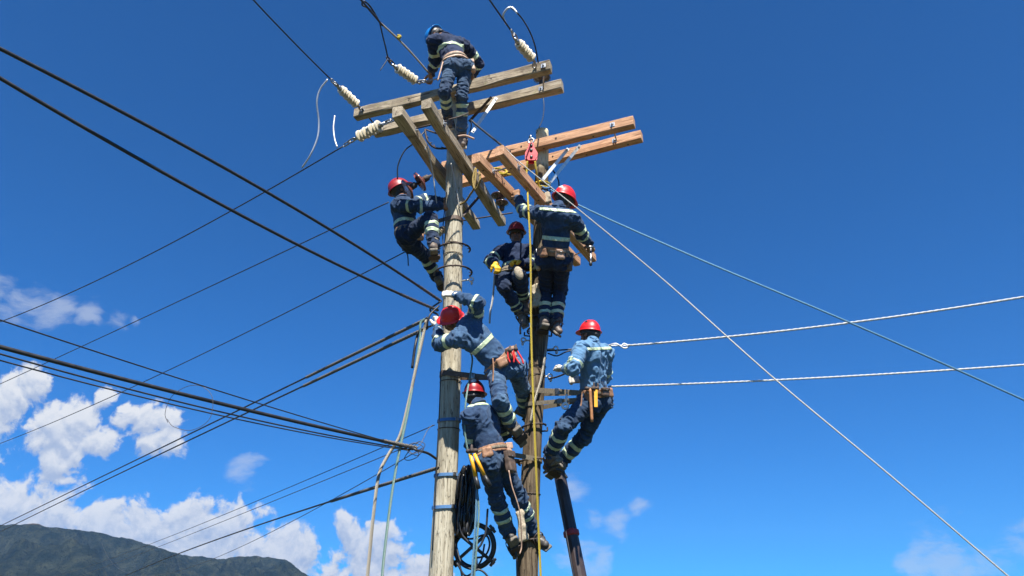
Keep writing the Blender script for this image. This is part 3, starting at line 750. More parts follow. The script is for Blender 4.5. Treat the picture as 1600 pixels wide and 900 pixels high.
def helmet(root, c, up, fw, s, mat, strap='harness_black', goggles=False):
    """open dome with ridges, a brim and a peak; c = centre of the rim plane"""
    r = np.cross(fw, up); n = 44; V = []; F = []
    rx, ry, rz = .116 * s, .138 * s, .142 * s
    rings = []
    for i in range(13):
        th = PI / 2 * i / 12 * .985 + .015; rings.append((math.sin(th), math.cos(th), 0))
    rings += [(1.0, -.02, .004), (1.0, -.045, .012), (1.0, -.06, .020), (1.0, -.085, .020), (1.0, -.078, .010), (.96, -.04, 0)]
    nrg = len(rings)
    for i, (sr, h, ex) in enumerate(rings):
        for k in range(n):
            a = 2 * PI * k / n; ca, sa = math.cos(a), math.sin(a)
            x = rx * sr * ca; y = ry * sr * sa; z = rz * h
            if i < 13: z += .006 * s * math.exp(-(x / (.016 * s)) ** 2) * min(1, i / 3) * (1 - (i / 13) ** 4) + .004 * s * math.exp(-((abs(x) - .045 * s) / (.010 * s)) ** 2) * (1 - (i / 13) ** 4) * min(1, i / 3)
            pk = max(0, sa) ** 2.2
            e = ex * s * (1 + 1.7 * pk); x += ca * e; y += sa * e
            if ex: z -= .010 * s * pk * (ex / .02)
            V.append(c + r * x + fw * y + up * z)
    for i in range(nrg - 1):
        for k in range(n): F.append([i*n+k, (i+1)*n+k, (i+1)*n+(k+1) % n, i*n+(k+1) % n])
    F.append(list(range(n)))
    hat = mkobj('hard_hat', V, F, mat, root)
    # inner harness (headband, crown lining)
    Vi = []; Fi = []
    for i in range(8):
        th = PI / 2 * i / 7; 
        for k in range(24):
            a = 2 * PI * k / 24; Vi.append(c + r * rx * .93 * math.sin(th) * math.cos(a) + fw * ry * .93 * math.sin(th) * math.sin(a) + up * (rz * .90 * math.cos(th) - .01 * s))
    for k in range(24): a = 2 * PI * k / 24; Vi.append(c + r * rx * .80 * math.cos(a) + fw * ry * .82 * math.sin(a) - up * .040 * s)
    for i in range(8):
        for k in range(24): Fi.append([i*24+k, i*24+(k+1) % 24, (i+1)*24+(k+1) % 24, (i+1)*24+k])
    mkobj('headband', Vi, Fi, strap, hat)
    chin = c - up * .205 * s + fw * .055 * s
    for sx in (-1, 1):
        v, f = tube(catmull([c + r * sx * rx * .86 + fw * .01 * s - up * .01 * s, c + r * sx * .076 * s - up * .10 * s + fw * .015 * s, chin + r * sx * .02 * s], 6), 1, flat=(.016 * s, .003 * s)); mkobj('chin_strap', v, f, strap, hat)
    if goggles:
        pts = [c + r * rx * .90 * math.cos(a) * 1.02 + fw * ry * .90 * math.sin(a) * 1.02 - up * (.045 + .012 * math.sin(a * 3)) * s for a in np.linspace(PI * .95, PI * 2.05, 18)]
        v, f = tube(pts, .014 * s, 8); mkobj('nape_strap', v, f, strap, hat)
        v, f = sdf_mesh([C(c - fw * ry * .88 - up * .055 * s - r * .03 * s, c - fw * ry * .88 - up * .055 * s + r * .03 * s, .022 * s)], .009, .01); mkobj('ratchet', v, f, strap, hat)
    return hat

def person(key, label, J, s=1.0, front=1, upw=None, hf=(0, 1, 0), hup=(0, 0, 1), shirt='navy_cloth', pants='denim_dark', hat='hat_red',
           gloves=None, boots='boot_leather', belt='leather_tan', hipd=None, legband=((.42, .53), (.68, .79)), legseg=('shin', 'shin'), shw=.185, lt=1.0, armband=(((.55, .68, 'up')), ((.15, .3, 'fore'))),
           backband=(.42,), yoke=True, goggles=False, curl=(1.0, 1.0), palm=(None, None), thick=1.0, hats=1.04, sole='boot_sole', beltw=.05, handlen=.09, footn=(None, None), spur=True, folds=1.0):
    pel = P(*J['pel']); nk = reach(pel, J['nk'][0], J['nk'][1], .52 * s, J['nk'][2])
    up = nrm(nk - pel); chest = nk - up * .06 * s
    sh = [reach(chest, *J['sh' + q][:2], shw * s, J['sh' + q][2]) for q in 'LR']
    rt = nrm(sh[1] - sh[0]); rt = nrm(rt - up * (rt @ up) * .6); fwd = nrm(np.cross(up, rt)) * 1.0     # image-right is rt
    fwd = -fwd if False else fwd
    # with rt to the right, up x rt points away from the camera's side for a back view
    fw = nrm(np.cross(up, rt)) * front
    hd_ = nrm(np.array(hipd)) if hipd is not None else nrm(rt - up * (rt @ up))
    hip = [pel - hd_ * .092 * s - up * .02 * s, pel + hd_ * .092 * s - up * .02 * s]
    el = [reach(sh[i], *J['el' + q][:2], .285 * s, J['el' + q][2]) for i, q in enumerate('LR')]
    wr = [reach(el[i], *J['wr' + q][:2], .25 * s, J['wr' + q][2]) for i, q in enumerate('LR')]
    kn = [reach(hip[i], *J['kn' + q][:2], .43 * s, J['kn' + q][2]) for i, q in enumerate('LR')]
    an = [reach(kn[i], *J['an' + q][:2], .40 * s, J['an' + q][2]) for i, q in enumerate('LR')]
    toe = [reach(an[i], *J['to' + q][:2], .17 * s, J['to' + q][2]) for i, q in enumerate('LR')]
    hnd = [reach(wr[i], *J['ha' + q][:2], handlen * s, J['ha' + q][2]) for i, q in enumerate('LR')]
    hup = nrm(np.array(hup, float)); hfw = np.array(hf, float); hfw = nrm(hfw - hup * (hfw @ hup)); hr = np.cross(hfw, hup)
    hc = reach(nk, *J['hd'][:2], .19 * s, J['hd'][2])
    low = min(an + [pel], key=lambda p: p[2]); base = np.array([pel[0], pel[1], low[2] - .08])
    root = empty('person', base, label, 'person', PG)
    bones = [(pel, up_dn(pel, nk, .45), .13), (up_dn(pel, nk, .45), nk, .13)]
    for i in range(2): bones += [(sh[i], el[i], .06), (el[i], wr[i], .05)]
    for i in range(2): bones += [(hip[i], kn[i], .08), (kn[i], an[i], .06)]
    ln = {'up': (2, 4), 'fore': (3, 5), 'thigh': (6, 8), 'shin': (7, 9)}
    def assign(V):
        D = []
        for a, b, r in bones:
            ba = b - a; h = np.clip(((V - a) @ ba) / (ba @ ba), 0, 1); D.append(np.linalg.norm(V - a - h[:, None] * ba, axis=1) - r * s)
        return np.argmin(np.array(D), 0)
    def wrinkle(V, F, bo, amp=.010):
        n = normals(V, F); out = np.zeros(len(V)); sd_ = RNG.rand(3) * 30; diag = nrm(up + rt * RNG.uniform(-.5, .5))
        for bi, (a, b, r) in enumerate(bones):
            m = bo == bi
            if not m.any(): continue
            x = nrm(b - a); q = V[m]; t = ((q - a) @ x); pr = q - np.outer(t, x) * (1 - 1.9)     # stretch along the limb -> transverse folds
            if bi < 2: pr = q * 1.0 + np.outer(vnoise(q * 4 + sd_), np.ones(3)) * .06
            w = vnoise(pr * (9 if bi > 1 else 8) + sd_ + np.stack([vnoise(q * 7), vnoise(q * 7 + 5), vnoise(q * 7 + 9)], 1) * .8)
            w2 = vnoise(pr * 21 + sd_); L = np.linalg.norm(b - a); tt = t / L
            ends = .55 + .75 * (np.exp(-((tt - 1) / .28) ** 2) + np.exp(-((tt) / .25) ** 2)) if bi > 1 else .9
            pr2 = q - np.outer(t, x) * (1 - 2.3) if bi > 1 else q - np.outer(q @ diag, diag) * .55
            w3 = vnoise(pr2 * 15 + sd_ + np.stack([vnoise(q * 11), vnoise(q * 11 + 5), vnoise(q * 11 + 9)], 1) * .9)
            rdg = np.clip(1 - 4.2 * np.abs(w3), -.55, 1)
            out[m] = ((1 - 2.4 * np.abs(w)) * .75 + w2 * .25 + rdg * .75) * ends
        # soften jumps between bones
        for _ in range(1):
            ac = np.zeros(len(V)); ct = np.zeros(len(V))
            for k in range(4): np.add.at(ac, F[:, k], out[F[:, (k+1) % 4]] + out[F[:, (k+3) % 4]]); np.add.at(ct, F[:, k], 2)
            out = .5 * out + .5 * ac / np.maximum(ct, 1)
        return V + n * (out * amp * s * folds)[:, None]
    T = thick
    fk = .80
    # ---------------- body (one continuous surface: head, neck, trunk, arms with hands, legs)
    B = head_prims(hc, hup, hfw, s); B.append(C(nk - up * .03, hc - hup * .05 * s - hfw * .015 * s, .058 * s, .052 * s))
    w1, w2 = up_dn(pel, nk, .3), up_dn(pel, nk, .72)
    B += [C(hip[0], hip[1], .075 * s), C(pel, w1, .095 * s, .09 * s, fw, fk), C(w1, w2, .09 * s, .11 * s, fw, fk), C(up_dn(sh[0], sh[1], .15), up_dn(sh[0], sh[1], .85), .06 * s)]
    for i in range(2):
        side = (1 if i == 0 else -1) * front
        fd = hnd[i] - wr[i]; pn = palm[i]
        pn = np.array(pn, float) if pn is not None else (fw + np.array([0, 0, -.3]))
        B += [C(sh[i], el[i], .048 * s, .038 * s), C(el[i], wr[i], .037 * s, .026 * s), C(hip[i], kn[i], .075 * s, .05 * s), C(kn[i], an[i], .048 * s, .036 * s)]
        B += hand_prims(wr[i], fd, pn, side, s, curl[i])
    V, F = sdf_mesh(B, .0085, .014)
    mkobj('body', V, F, 'skin', root)
    for sx in (-1, 1):
        v, f = lathe(hc + hfw * .078 * s + hr * sx * .030 * s + hup * .006 * s - hfw * .012, hc + hfw * .2 + hr * sx * .030 * s, [(0, .004), (.004, .011), (.012, .012), (.018, .008), (.020, .002)], 10); mkobj('eye', v, f, 'eye_dark', root)
    v, f = sdf_mesh([('e', hc - hfw * .020 * s + hup * .020 * s, (hr, hfw, hup), (.082 * s, .094 * s, .094 * s)), C(hc - hfw * .07 * s - hup * .055 * s - hr * .03 * s, hc - hfw * .07 * s - hup * .055 * s + hr * .03 * s, .026 * s)], .010, .02)
    mkobj('hair', v, f, 'hair', root)
    helmet(root, hc + hup * .045 * s + hfw * .008 * s, hup, hfw, s * hats, hat, goggles=goggles)
    # ---------------- trousers
    TR = [C(hip[0], hip[1], .105 * s * T, .105 * s * T, fw, .95), C(pel, w1, .125 * s * T, .120 * s * T, fw, .86)]
    for i in range(2):
        TR += [C(hip[i] - fw * .035 * s - up * .035 * s, hip[i] - fw * .03 * s - up * .03 * s, .088 * s * T), C(hip[i], kn[i], .098 * s * T * lt, .069 * s * T * lt), C(kn[i], up_dn(kn[i], an[i], .45), .068 * s * T * lt, .068 * s * T * lt), C(up_dn(kn[i], an[i], .45), up_dn(kn[i], an[i], .93), .068 * s * T * lt, .065 * s * T * lt)]
    V, F = sdf_mesh(TR, .0088, .030); V = V; bo = assign(V)
    V = wrinkle(V, F, bo, .0125); tr = mkobj('trousers', V, F, pants, root); VT, FT, BT = V, F, bo
    for i in range(2):
        for (t0, t1), sgm in zip(legband, legseg):
            bi = ln[sgm][i]; a, b, _ = bones[bi]; L = np.linalg.norm(b - a); t0 += .012; t1 -= .012
            r = band_from(VT, FT, a, b - a, t0 * L, t1 * L, mask=(BT == bi) | (BT == (bi + 1 if sgm == 'thigh' else bi - 1)), lim=.135 * s)
            if r: mkobj('reflective_band', r[0], r[1], 'reflective_tape', tr)
    for sx in (-1, 1):
        lat = (V - pel) @ rt * sx; bk = (V - pel) @ fw
        r = band_from(V, F, pel, up, -.125 * s, -.005 * s, mask=(lat > .028 * s) & (lat < .125 * s) & (bk < -.02), off=.005, thick=.006, lim=.26 * s)
        if r: mkobj('back_pocket', r[0], r[1], pants, tr)
    # ---------------- shirt
    S = [C(up_dn(pel, nk, .16), w1, .128 * s * T, .130 * s * T, fw, .86), C(w1, w2, .132 * s * T, .148 * s * T, fw, .80), C(up_dn(sh[0], sh[1], .17), up_dn(sh[0], sh[1], .83), .088 * s * T, .088 * s * T), C(w2 - rt * .055 * s, w2 + rt * .055 * s, .125 * s * T, .125 * s * T, fw, .82),
         C(nk - up * .04 * s, nk + up * .005 * s, .082 * s, .068 * s)]
    for i in range(2):
        S += [C(sh[i], el[i], .074 * s * T, .062 * s * T), C(el[i], up_dn(el[i], wr[i], .5), .062 * s * T, .055 * s * T), C(up_dn(el[i], wr[i], .5), up_dn(el[i], wr[i], .93), .055 * s * T, .042 * s * T)]
    V, F = sdf_mesh(S, .0088, .030); bo = assign(V)
    V = wrinkle(V, F, bo, .0135); st = mkobj('shirt', V, F, shirt, root); VS, FS, BS = V, F, bo
    v, f = torus(nk + up * .022 * s, up + fw * .1, .066 * s, .014 * s, 24, 8); mkobj('collar', v, f, shirt, st)
    for i in range(2):
        for (t0, t1, sgm) in armband:
            bi = ln[sgm][i]; a, b, _ = bones[bi]; L = np.linalg.norm(b - a); other = bi + 1 if sgm == 'up' else bi - 1
            r = band_from(VS, FS, a, b - a, t0 * L, t1 * L, mask=(BS == bi) | (BS == other), lim=.12 * s)
            if r: mkobj('reflective_band', r[0], r[1], 'reflective_tape', st)
    tor = (BS < 2)
    for t in backband:
        r = band_from(VS, FS, pel, up, t * .52 * s, t * .52 * s + .042 * s, mask=tor)
        if r: mkobj('reflective_band', r[0], r[1], 'reflective_tape', st)
    if yoke:
        mm = np.linalg.norm(VS - nk, axis=1) < .225 * s
        r = band_from(VS, FS, pel, up, .500 * s, .528 * s, mask=mm)
        if r: mkobj('reflective_band', r[0], r[1], 'reflective_tape', st)
    # ---------------- belt
    bp = pel + up * .085 * s
    RB = [C(pel - up * .05, pel + up * .30 * s, .132 * s * T + .010, .132 * s * T + .010, fw, .87), C(hip[0], hip[1], .105 * s * T, .105 * s * T, fw, .95)]
    V, F = sdf_mesh(RB, .012, .03)
    r = band_from(V, F, bp, up, -beltw * s, beltw * s * .4, off=.010, thick=.014); bl = mkobj('tool_belt', r[0], r[1], belt, root)
    r = band_from(V, F, bp, up, -beltw * s * .25 - .012, -beltw * s * .25 + .012, off=.016, thick=.010); mkobj('webbing', r[0], r[1], 'webbing_khaki', bl)
    v, f = rbox(bp + fw * .125 * s * T - up * .02, (rt, fw, up), (.035, .008, .025), .006); mkobj('buckle', v, f, 'steel', bl)
    for sx in (-1, 1):
        c = bp + rt * sx * .145 * s * T - up * .02 * s; v, f = torus(c, rt, .024, .005, 18, 6); mkobj('side_ring', v, f, 'steel', bl)
    # ---------------- boots
    for i in range(2):
        td = nrm(toe[i] - an[i]); shn = nrm(kn[i] - an[i])
        dn = footn[i] if footn[i] is not None else -shn
        dn = np.array(dn, float); dn = nrm(dn - td * (dn @ td)); sd2 = np.cross(td, dn)
        hl = an[i] - td * .045 * s + dn * .060 * s; tp = an[i] + td * .165 * s + dn * .062 * s; bl2 = an[i] + td * .10 * s + dn * .058 * s
        pr = [C(an[i] + shn * .10 * s, an[i], .052 * s, .050 * s), C(an[i], hl, .050 * s, .040 * s), C(an[i] + dn * .01, bl2, .050 * s, .042 * s), C(bl2, tp, .043 * s, .036 * s), C(hl, bl2, .040 * s, .044 * s)]
        V, F = sdf_mesh(pr, .009, .022); V = V + normals(V, F) * (vnoise(V * 26) * .0035)[:, None]
        bt = mkobj('boot', V, F, boots, root)
        v, f = sdf_mesh([('b', up_dn(hl, tp, .5) + dn * .038 * s, (td, sd2, dn), (.147 * s, .046 * s, .013 * s), .010), ('b', hl + dn * .050 * s, (td, sd2, dn), (.042 * s, .042 * s, .014 * s), .008)], .008, .01)
        mkobj('sole', v, f, sole, bt)
        for q in (.03, .07, .11):
            c = an[i] + td * q * s - dn * (.052 - q * .28) * s; v, f = tube([c - sd2 * .032 * s, c - dn * .006, c + sd2 * .032 * s], .0045, 6); mkobj('lace', v, f, 'webbing_khaki', bt)
        if spur:
            # climbing iron: stirrup plate under the sole, side shank, straps and a curved hook
            pc = up_dn(hl, tp, .55) + dn * .062 * s
            v, f = merge(rbox(pc, (td, sd2, dn), (.045 * s, .060 * s, .007), .003), rbox(pc - sd2 * .062 * s - dn * .06 * s, (td, sd2, dn), (.020, .005, .065 * s), .003), rbox(pc + sd2 * .062 * s - dn * .03 * s, (td, sd2, dn), (.020, .005, .035 * s), .003))
            ir = mkobj('climbing_iron', v, f, 'rust_steel', root)
            for c, ax_, R in ((an[i] + shn * .05 * s, shn, .058), (an[i] + td * .07 * s + dn * .03 * s, td, .056)):
                x, y, z = frame_from(ax_, td if ax_ is shn else dn); pts = [c + (y * math.cos(a) + z * math.sin(a)) * R * s for a in np.linspace(0, 2 * PI, 21)]
                v, f = tube(pts, 1, flat=(.022 * s, .005), up=ax_); 
                V2 = []
                for a in np.linspace(0, 2 * PI, 25):
                    rr = y * math.cos(a) + z * math.sin(a)
                    for (hh, ro) in ((-.013, .0), (.013, .0), (.013, .006), (-.013, .006)): V2.append(c + rr * (R * s + ro) + x * hh)
                F2 = [[j*4+k, j*4+(k+1) % 4, (j+1)*4+(k+1) % 4, (j+1)*4+k] for j in range(24) for k in range(4)]
                mkobj('strap', V2, F2, 'webbing_khaki' if R > .057 else 'leather_dark', ir)
    # ---------------- gloves
    if gloves:
        for i in range(2):
            gm = gloves[i] if isinstance(gloves, (tuple, list)) else gloves
            if not gm: continue
            side = (1 if i == 0 else -1) * front; pn = palm[i]; pn = np.array(pn, float) if pn is not None else (fw + np.array([0, 0, -.3]))
            fa = nrm(wr[i] - el[i])
            pr = hand_prims(wr[i], hnd[i] - wr[i], pn, side, s, curl[i], .0042) + [C(wr[i] - fa * .045 * s, wr[i] + (hnd[i] - wr[i]) * .2, .043 * s, .034 * s)]
            V, F = sdf_mesh(pr, .0075, .010); mkobj('glove', V, F, gm, root)
    info = dict(root=root, pel=pel, nk=nk, up=up, rt=rt, fw=fw, sh=sh, el=el, wr=wr, hip=hip, kn=kn, an=an, toe=toe, hc=hc, hnd=hnd, belt=bl, bp=bp, s=s, T=T)
    if 0:
        for nm, a, b in (('upL', sh[0], el[0]), ('upR', sh[1], el[1]), ('foL', el[0], wr[0]), ('foR', el[1], wr[1]), ('thL', hip[0], kn[0]), ('thR', hip[1], kn[1]), ('shL', kn[0], an[0]), ('shR', kn[1], an[1])): print(key, nm, round(np.linalg.norm(a - b) / s, 3), a.round(2), b.round(2))
    return info
def belt_pt(I, ang, dz=0.0, out=.16):
    """point round the belt: ang 0 = right side of the picture, 90 = the wearer's front"""
    a = math.radians(ang); k = I['s'] * I['T'] * out
    return I['bp'] + I['rt'] * math.cos(a) * k + I['fw'] * math.sin(a) * k * .86 - I['up'] * (.02 - dz)
def pouch(I, ang, half=(.055, .03, .08), mat='leather_tan', dz=-.10, flap=True):
    c = belt_pt(I, ang, dz, .165); a = math.radians(ang); o = nrm(I['rt'] * math.cos(a) + I['fw'] * math.sin(a)); t = np.cross(I['up'], o)
    hang = nrm(I['up'] * .6 + np.array([0, 0, .4])); t = nrm(np.cross(hang, o)); o = np.cross(t, hang)
    v, f = sdf_mesh([('b', c, (t, o, hang), half, .016), ('b', c - hang * half[2] * .6, (t, o, hang), (half[0] * .9, half[1] * 1.1, half[2] * .45), .016)], .010, .02)
    V = v + normals(v, f) * (vnoise(v * 22) * .005)[:, None]
    p = mkobj('pouch', V, f, mat, I['belt'])
    if flap:
        v, f = rbox(c + hang * half[2] * .72 + o * .010, (t, o, hang), (half[0] * 1.03, half[1] * 1.05, half[2] * .32), .008); mkobj('flap', v, f, mat, p)
        v, f = lathe(c + hang * half[2] * .5 + o * half[1] * 1.1, c + hang * half[2] * .5 + o, [(0, .009), (.008, .009), (.010, .005)], 10); mkobj('stud', v, f, 'steel', p)
    return c, t, o, hang
def positioning_strap(I, axf, pole_py, pa, pb, w=.045, mat='webbing_khaki', name='positioning_strap', extra=.010):
    c, r = on_pole(axf, pole_py); r += extra
    pa = np.asarray(pa); pb = np.asarray(pb); m = (pa + pb) / 2; d = np.array([c[0] - m[0], c[1] - m[1]]); d /= np.linalg.norm(d); sd_ = np.array([-d[1], d[0]])
    if (pa[:2] - pb[:2]) @ sd_ < 0: pa, pb = pb, pa
    arc = []
    for a in np.linspace(-PI / 2, PI / 2, 15):
        q = c[:2] + (d * math.cos(a) - sd_ * math.sin(a)) * r; arc.append(np.array([q[0], q[1], c[2]]))
    path = [pa] + [up_dn(pa, arc[0], t) for t in (.3, .6, .85)] + arc + [up_dn(arc[-1], pb, t) for t in (.15, .4, .7)] + [pb]
    v, f = tube(path, 1, flat=(.006, w), up=(0, 0, 1)); o = mkobj(name, v, f, mat, I['root'], smooth=False)
    v, f = rbox(up_dn(pa, arc[0], .45), (nrm(arc[0] - pa), np.cross((0, 0, 1), nrm(arc[0] - pa)), (0, 0, 1)), (.03, .010, w * .62), .004); mkobj('strap_buckle', v, f, 'steel', o)
    return o
def spur_hook(I, i, center_ax, py, R=.19, a0=200, a1=380, mat='rust_steel', tilt=(0, 0, 1)):
    """curved toothed hook of a climbing iron gripping round the pole"""
    c, r = on_pole(center_ax, py); pts = [c + np.array([math.cos(math.radians(a)) * R, math.sin(math.radians(a)) * R, (a - a0) / (a1 - a0) * .05 - .02]) for a in np.linspace(a0, a1, 22)]
    parts = [tube(pts, .011, 8)]
    for k in range(3, 20, 3):
        q = pts[k]; d = nrm(c - q); d[2] = 0; parts.append(lathe(q, q + d, [(0, .009), (.035, .004)], 6))
    v, f = merge(*parts); return mkobj('climbing_hook', v, f, mat, I['root'])
# ---- the seven workers (pixel, pixel, side: -1 nearer / +1 farther than the parent joint)
W1 = person('top', 'worker in blue hard hat bending over the topmost old crossarms in faded jeans',
    dict(pel=(714, 103, 7.13), nk=(696, 60, 1), hd=(684, 58, 1), shL=(677, 64, -1), shR=(729, 72, 1), elL=(680, 96, 1), wrL=(673, 116, 1), haL=(673, 126, 1), elR=(747, 99, 1), wrR=(737, 120, 1), haR=(734, 133, 1),
         knL=(695, 144, -1), anL=(699, 180, 1), toL=(702, 189, -1), knR=(722, 152, -1), anR=(722, 206, 1), toR=(724, 219, -1)),
    s=1.02, shw=.21, shirt='navy_cloth', pants='denim_top', hat='hat_blue', gloves=('glove_tan', 'glove_tan'), belt='leather_pale', hf=(-.25, .45, -.9), hup=(-.8, .45, .5), legband=((.18, .32), (.42, .56)), backband=(.50,), yoke=False,
    armband=((.52, .68, 'up'), (.05, .2, 'fore')), boots='boot_leather', sole='boot_sole_pale', thick=1.04, lt=.88, beltw=.06)
W2 = person('left', 'worker in dark red hard hat hugging the left pole, one knee raised',
    dict(pel=(637, 372, 7.75), nk=(628, 312, 1), hd=(626, 300, 1), shL=(622, 322, -1), shR=(640, 318, 1), elL=(655, 322, -1), wrL=(688, 322, 1), haL=(696, 322, 1), elR=(662, 314, 1), wrR=(690, 314, 1), haR=(699, 312, 1),
         knL=(673, 341, -1), anL=(677, 383, -1), toL=(678, 395, 1), knR=(662, 398, 1), anR=(684, 434, 1), toR=(692, 446, 1)),
    s=1.0, front=1, shirt='navy_cloth_mid', pants='denim_dark', hat='hat_dark_red', gloves=('glove_tan', 'glove_tan'), hf=(.85, .3, .45), hup=(-.55, -.1, 1), thick=1.08, hipd=(.15, 1, 0), legband=((.22, .36), (.48, .62)), backband=(.32,), yoke=False,
    armband=((.5, .62, 'up'), (.0, .12, 'fore')), boots='boot_leather', belt='leather_tan')
W3 = person('behind', 'worker facing the camera behind the right pole, yellow glove, dark red hard hat',
    dict(pel=(800, 436, 7.95), nk=(806, 386, 1), hd=(807, 368, 1), shL=(783, 392, -1), shR=(828, 392, -1), elL=(766, 409, -1), wrL=(775, 411, -1), haL=(778, 420, -1), elR=(838, 412, -1), wrR=(812, 411, -1), haR=(802, 409, -1),
         knL=(787, 448, -1), anL=(812, 486, 1), toL=(815, 500, -1), knR=(812, 430, -1), anR=(818, 466, 1), toR=(821, 478, -1)),
    s=1.0, front=-1, shirt='navy_cloth', pants='denim_dark', hat='hat_dark_red', gloves=('glove_yellow', 'glove_yellow'), hf=(-.12, -1, -.35), hup=(0, -.15, 1), backband=(.28,), yoke=False, legband=((.62, .7), (.8, .88)),
    boots='boot_leather', belt='webbing_khaki', hats=.93, palm=((0, .3, -1), (0, 0, -1)))
W4 = person('right', 'worker in bright red hard hat standing upright on the right pole, glove on a crossarm',
    dict(pel=(866, 402, 7.42), nk=(873, 325, 1), hd=(880, 315, 1), shL=(842, 333, 1), shR=(896, 340, -1), elL=(818, 330, 1), wrL=(809, 309, 1), haL=(806, 300, 1), elR=(909, 366, 1), wrR=(921, 381, 1), haR=(923, 391, 1),
         knL=(853, 453, 1), anL=(851, 499, -1), toL=(845, 510, 1), knR=(875, 453, 1), anR=(869, 500, -1), toR=(880, 511, -1)),
    s=1.03, shirt='navy_cloth_mid', pants='denim_dark', hat='hat_red', gloves=('glove_tan', 'glove_tan'), hf=(.45, .8, -.1), hup=(.28, -.1, 1), backband=(.36,), yoke=True, legband=((.50, .62), (.74, .86)),
    armband=((.62, .76, 'up'), (.06, .2, 'fore')), belt='leather_tan', beltw=.065, thick=1.02, lt=.98, boots='boot_leather')
W5 = person('leaning', 'worker in red hard hat leaning across to hug the left pole, faded blue jeans',
    dict(pel=(787, 574, 7.42), nk=(727, 510, -1), hd=(708, 500, 1), shL=(716, 530, -1), shR=(742, 497, 1), elL=(686, 537, 1), wrL=(684, 513, 1), haL=(685, 500, 1), elR=(745, 474, -1), wrR=(711, 461, 1), haR=(694, 458, 1),
         knL=(781, 626, -1), anL=(801, 668, 1), toL=(808, 684, 1), knR=(816, 606, 1), anR=(820, 640, 1), toR=(842, 654, -1)),
    s=1.05, shirt='blue_cloth', pants='denim_blue', hat='hat_red', gloves=('glove_white', 'glove_white'), hats=.84, hf=(-.5, .5, -.5), hup=(-.15, -.8, .5), backband=(.56,), yoke=False, legband=((.25, .38), (.55, .68)),
    armband=((.42, .56, 'up'), (.02, .14, 'fore')), belt='leather_tan', thick=1.05, lt=.97, beltw=.065, boots='boot_black', hipd=(.9, .1, .1))
W6 = person('lightblue', 'worker in light blue faded shirt leaning back on straps right of the right pole',
    dict(pel=(929, 624, 7.62), nk=(925, 537, 1), hd=(922, 524, 1), shL=(908, 546, -1), shR=(947, 552, 1), elL=(896, 575, -1), wrL=(884, 577, 1), haL=(876, 573, 1), elR=(945, 588, 1), wrR=(908, 594, 1), haR=(892, 593, 1),
         knL=(880, 667, -1), anL=(860, 710, 1), toL=(848, 722, 1), knR=(912, 683, 1), anR=(876, 722, 1), toR=(862, 733, 1)),
    s=1.04, shirt='light_blue_cloth', pants='denim_mid', hat='hat_red', gloves=('glove_white', 'glove_white'), hf=(-.7, .7, -.15), hup=(.1, -.1, 1), backband=(), yoke=True, legband=((.25, .38), (.56, .69)),
    armband=((.78, .88, 'up'), (.06, .14, 'fore'), (.24, .32, 'fore')), belt='leather_tan', thick=1.06, boots='boot_leather', goggles=True, beltw=.06, hats=.87)
W7 = person('bottom', 'lowest worker in red hard hat seen from behind, yellow bolt cutters hanging at the belt',
    dict(pel=(771, 716, 7.36), nk=(748, 634, 1), hd=(741, 620, 1), shL=(733, 650, -1), shR=(772, 650, 1), elL=(738, 692, 1), wrL=(765, 668, 1), haL=(776, 662, 1), elR=(788, 676, 1), wrR=(792, 652, 1), haR=(800, 645, 1),
         knL=(777, 782, 1), anL=(796, 838, 1), toL=(800, 856, 1), knR=(812, 780, 1), anR=(832, 832, 1), toR=(850, 843, -1)),
    s=1.06, shirt='navy_cloth_mid', pants='denim_mid', hat='hat_dark_red', gloves=('glove_tan', 'glove_tan'), hf=(.25, 1, .1), hup=(0, -.1, 1), backband=(), yoke=True, legband=((.18, .29), (.43, .54)),
    armband=((.75, .9, 'up'),), belt='leather_tan', thick=1.04, boots='boot_black', goggles=True, hats=.89)
# ---- things worn: pouches, straps, climbing hooks
pouch(W1, -20, (.045, .03, .085), 'leather_pale', dz=-.12); pouch(W1, 10, (.03, .02, .10), 'leather_tan', dz=-.14, flap=False)
pouch(W2, -100, (.055, .035, .075), 'leather_pale', dz=-.05); pouch(W2, -60, (.04, .03, .07), 'leather_tan', dz=-.05)
pouch(W4, -60, (.05, .025, .05), 'leather_pale', dz=-.02); pouch(W4, -125, (.05, .025, .05), 'leather_tan', dz=-.02, flap=False); pouch(W4, -5, (.04, .035, .10), 'leather_dark', dz=-.10); pouch(W4, 190, (.05, .02, .09), 'burlap', dz=-.14, flap=False); pouch(W4, -160, (.03, .02, .05), 'leather_tan', dz=-.03)
pouch(W5, -60, (.075, .028, .055), 'leather_pale', dz=-.01); pouch(W5, -10, (.05, .035, .11), 'leather_dark', dz=-.08); pouch(W5, -120, (.06, .02, .05), 'leather_tan', dz=.0, flap=False)
pouch(W6, -150, (.05, .03, .055), 'leather_tan', dz=-.03); pouch(W6, -90, (.05, .022, .045), 'leather_dark', dz=.01); pouch(W6, -30, (.05, .025, .05), 'leather_tan', dz=-.0, flap=False)
pouch(W7, -20, (.05, .035, .10), 'leather_pale', dz=-.05); pouch(W7, -75, (.07, .03, .10), 'leather_dark', dz=-.16); pouch(W7, -150, (.05, .03, .05), 'leather_tan', dz=-.03, flap=False)
pouch(W3, 160, (.03, .02, .05), 'leather_tan', dz=-.05)
positioning_strap(W2, ax1, 346, belt_pt(W2, 0), belt_pt(W2, 150), w=.05, mat='leather_dark')
positioning_strap(W5, ax1, 586, belt_pt(W5, 185, -.10), belt_pt(W5, 150, -.05), w=.055, mat='leather_dark')
positioning_strap(W6, ax2, 612, belt_pt(W6, 180), belt_pt(W6, 150), w=.055)
positioning_strap(W6, ax2, 634, belt_pt(W6, 200, -.06), belt_pt(W6, 160, -.08), w=.045, name='second_strap')
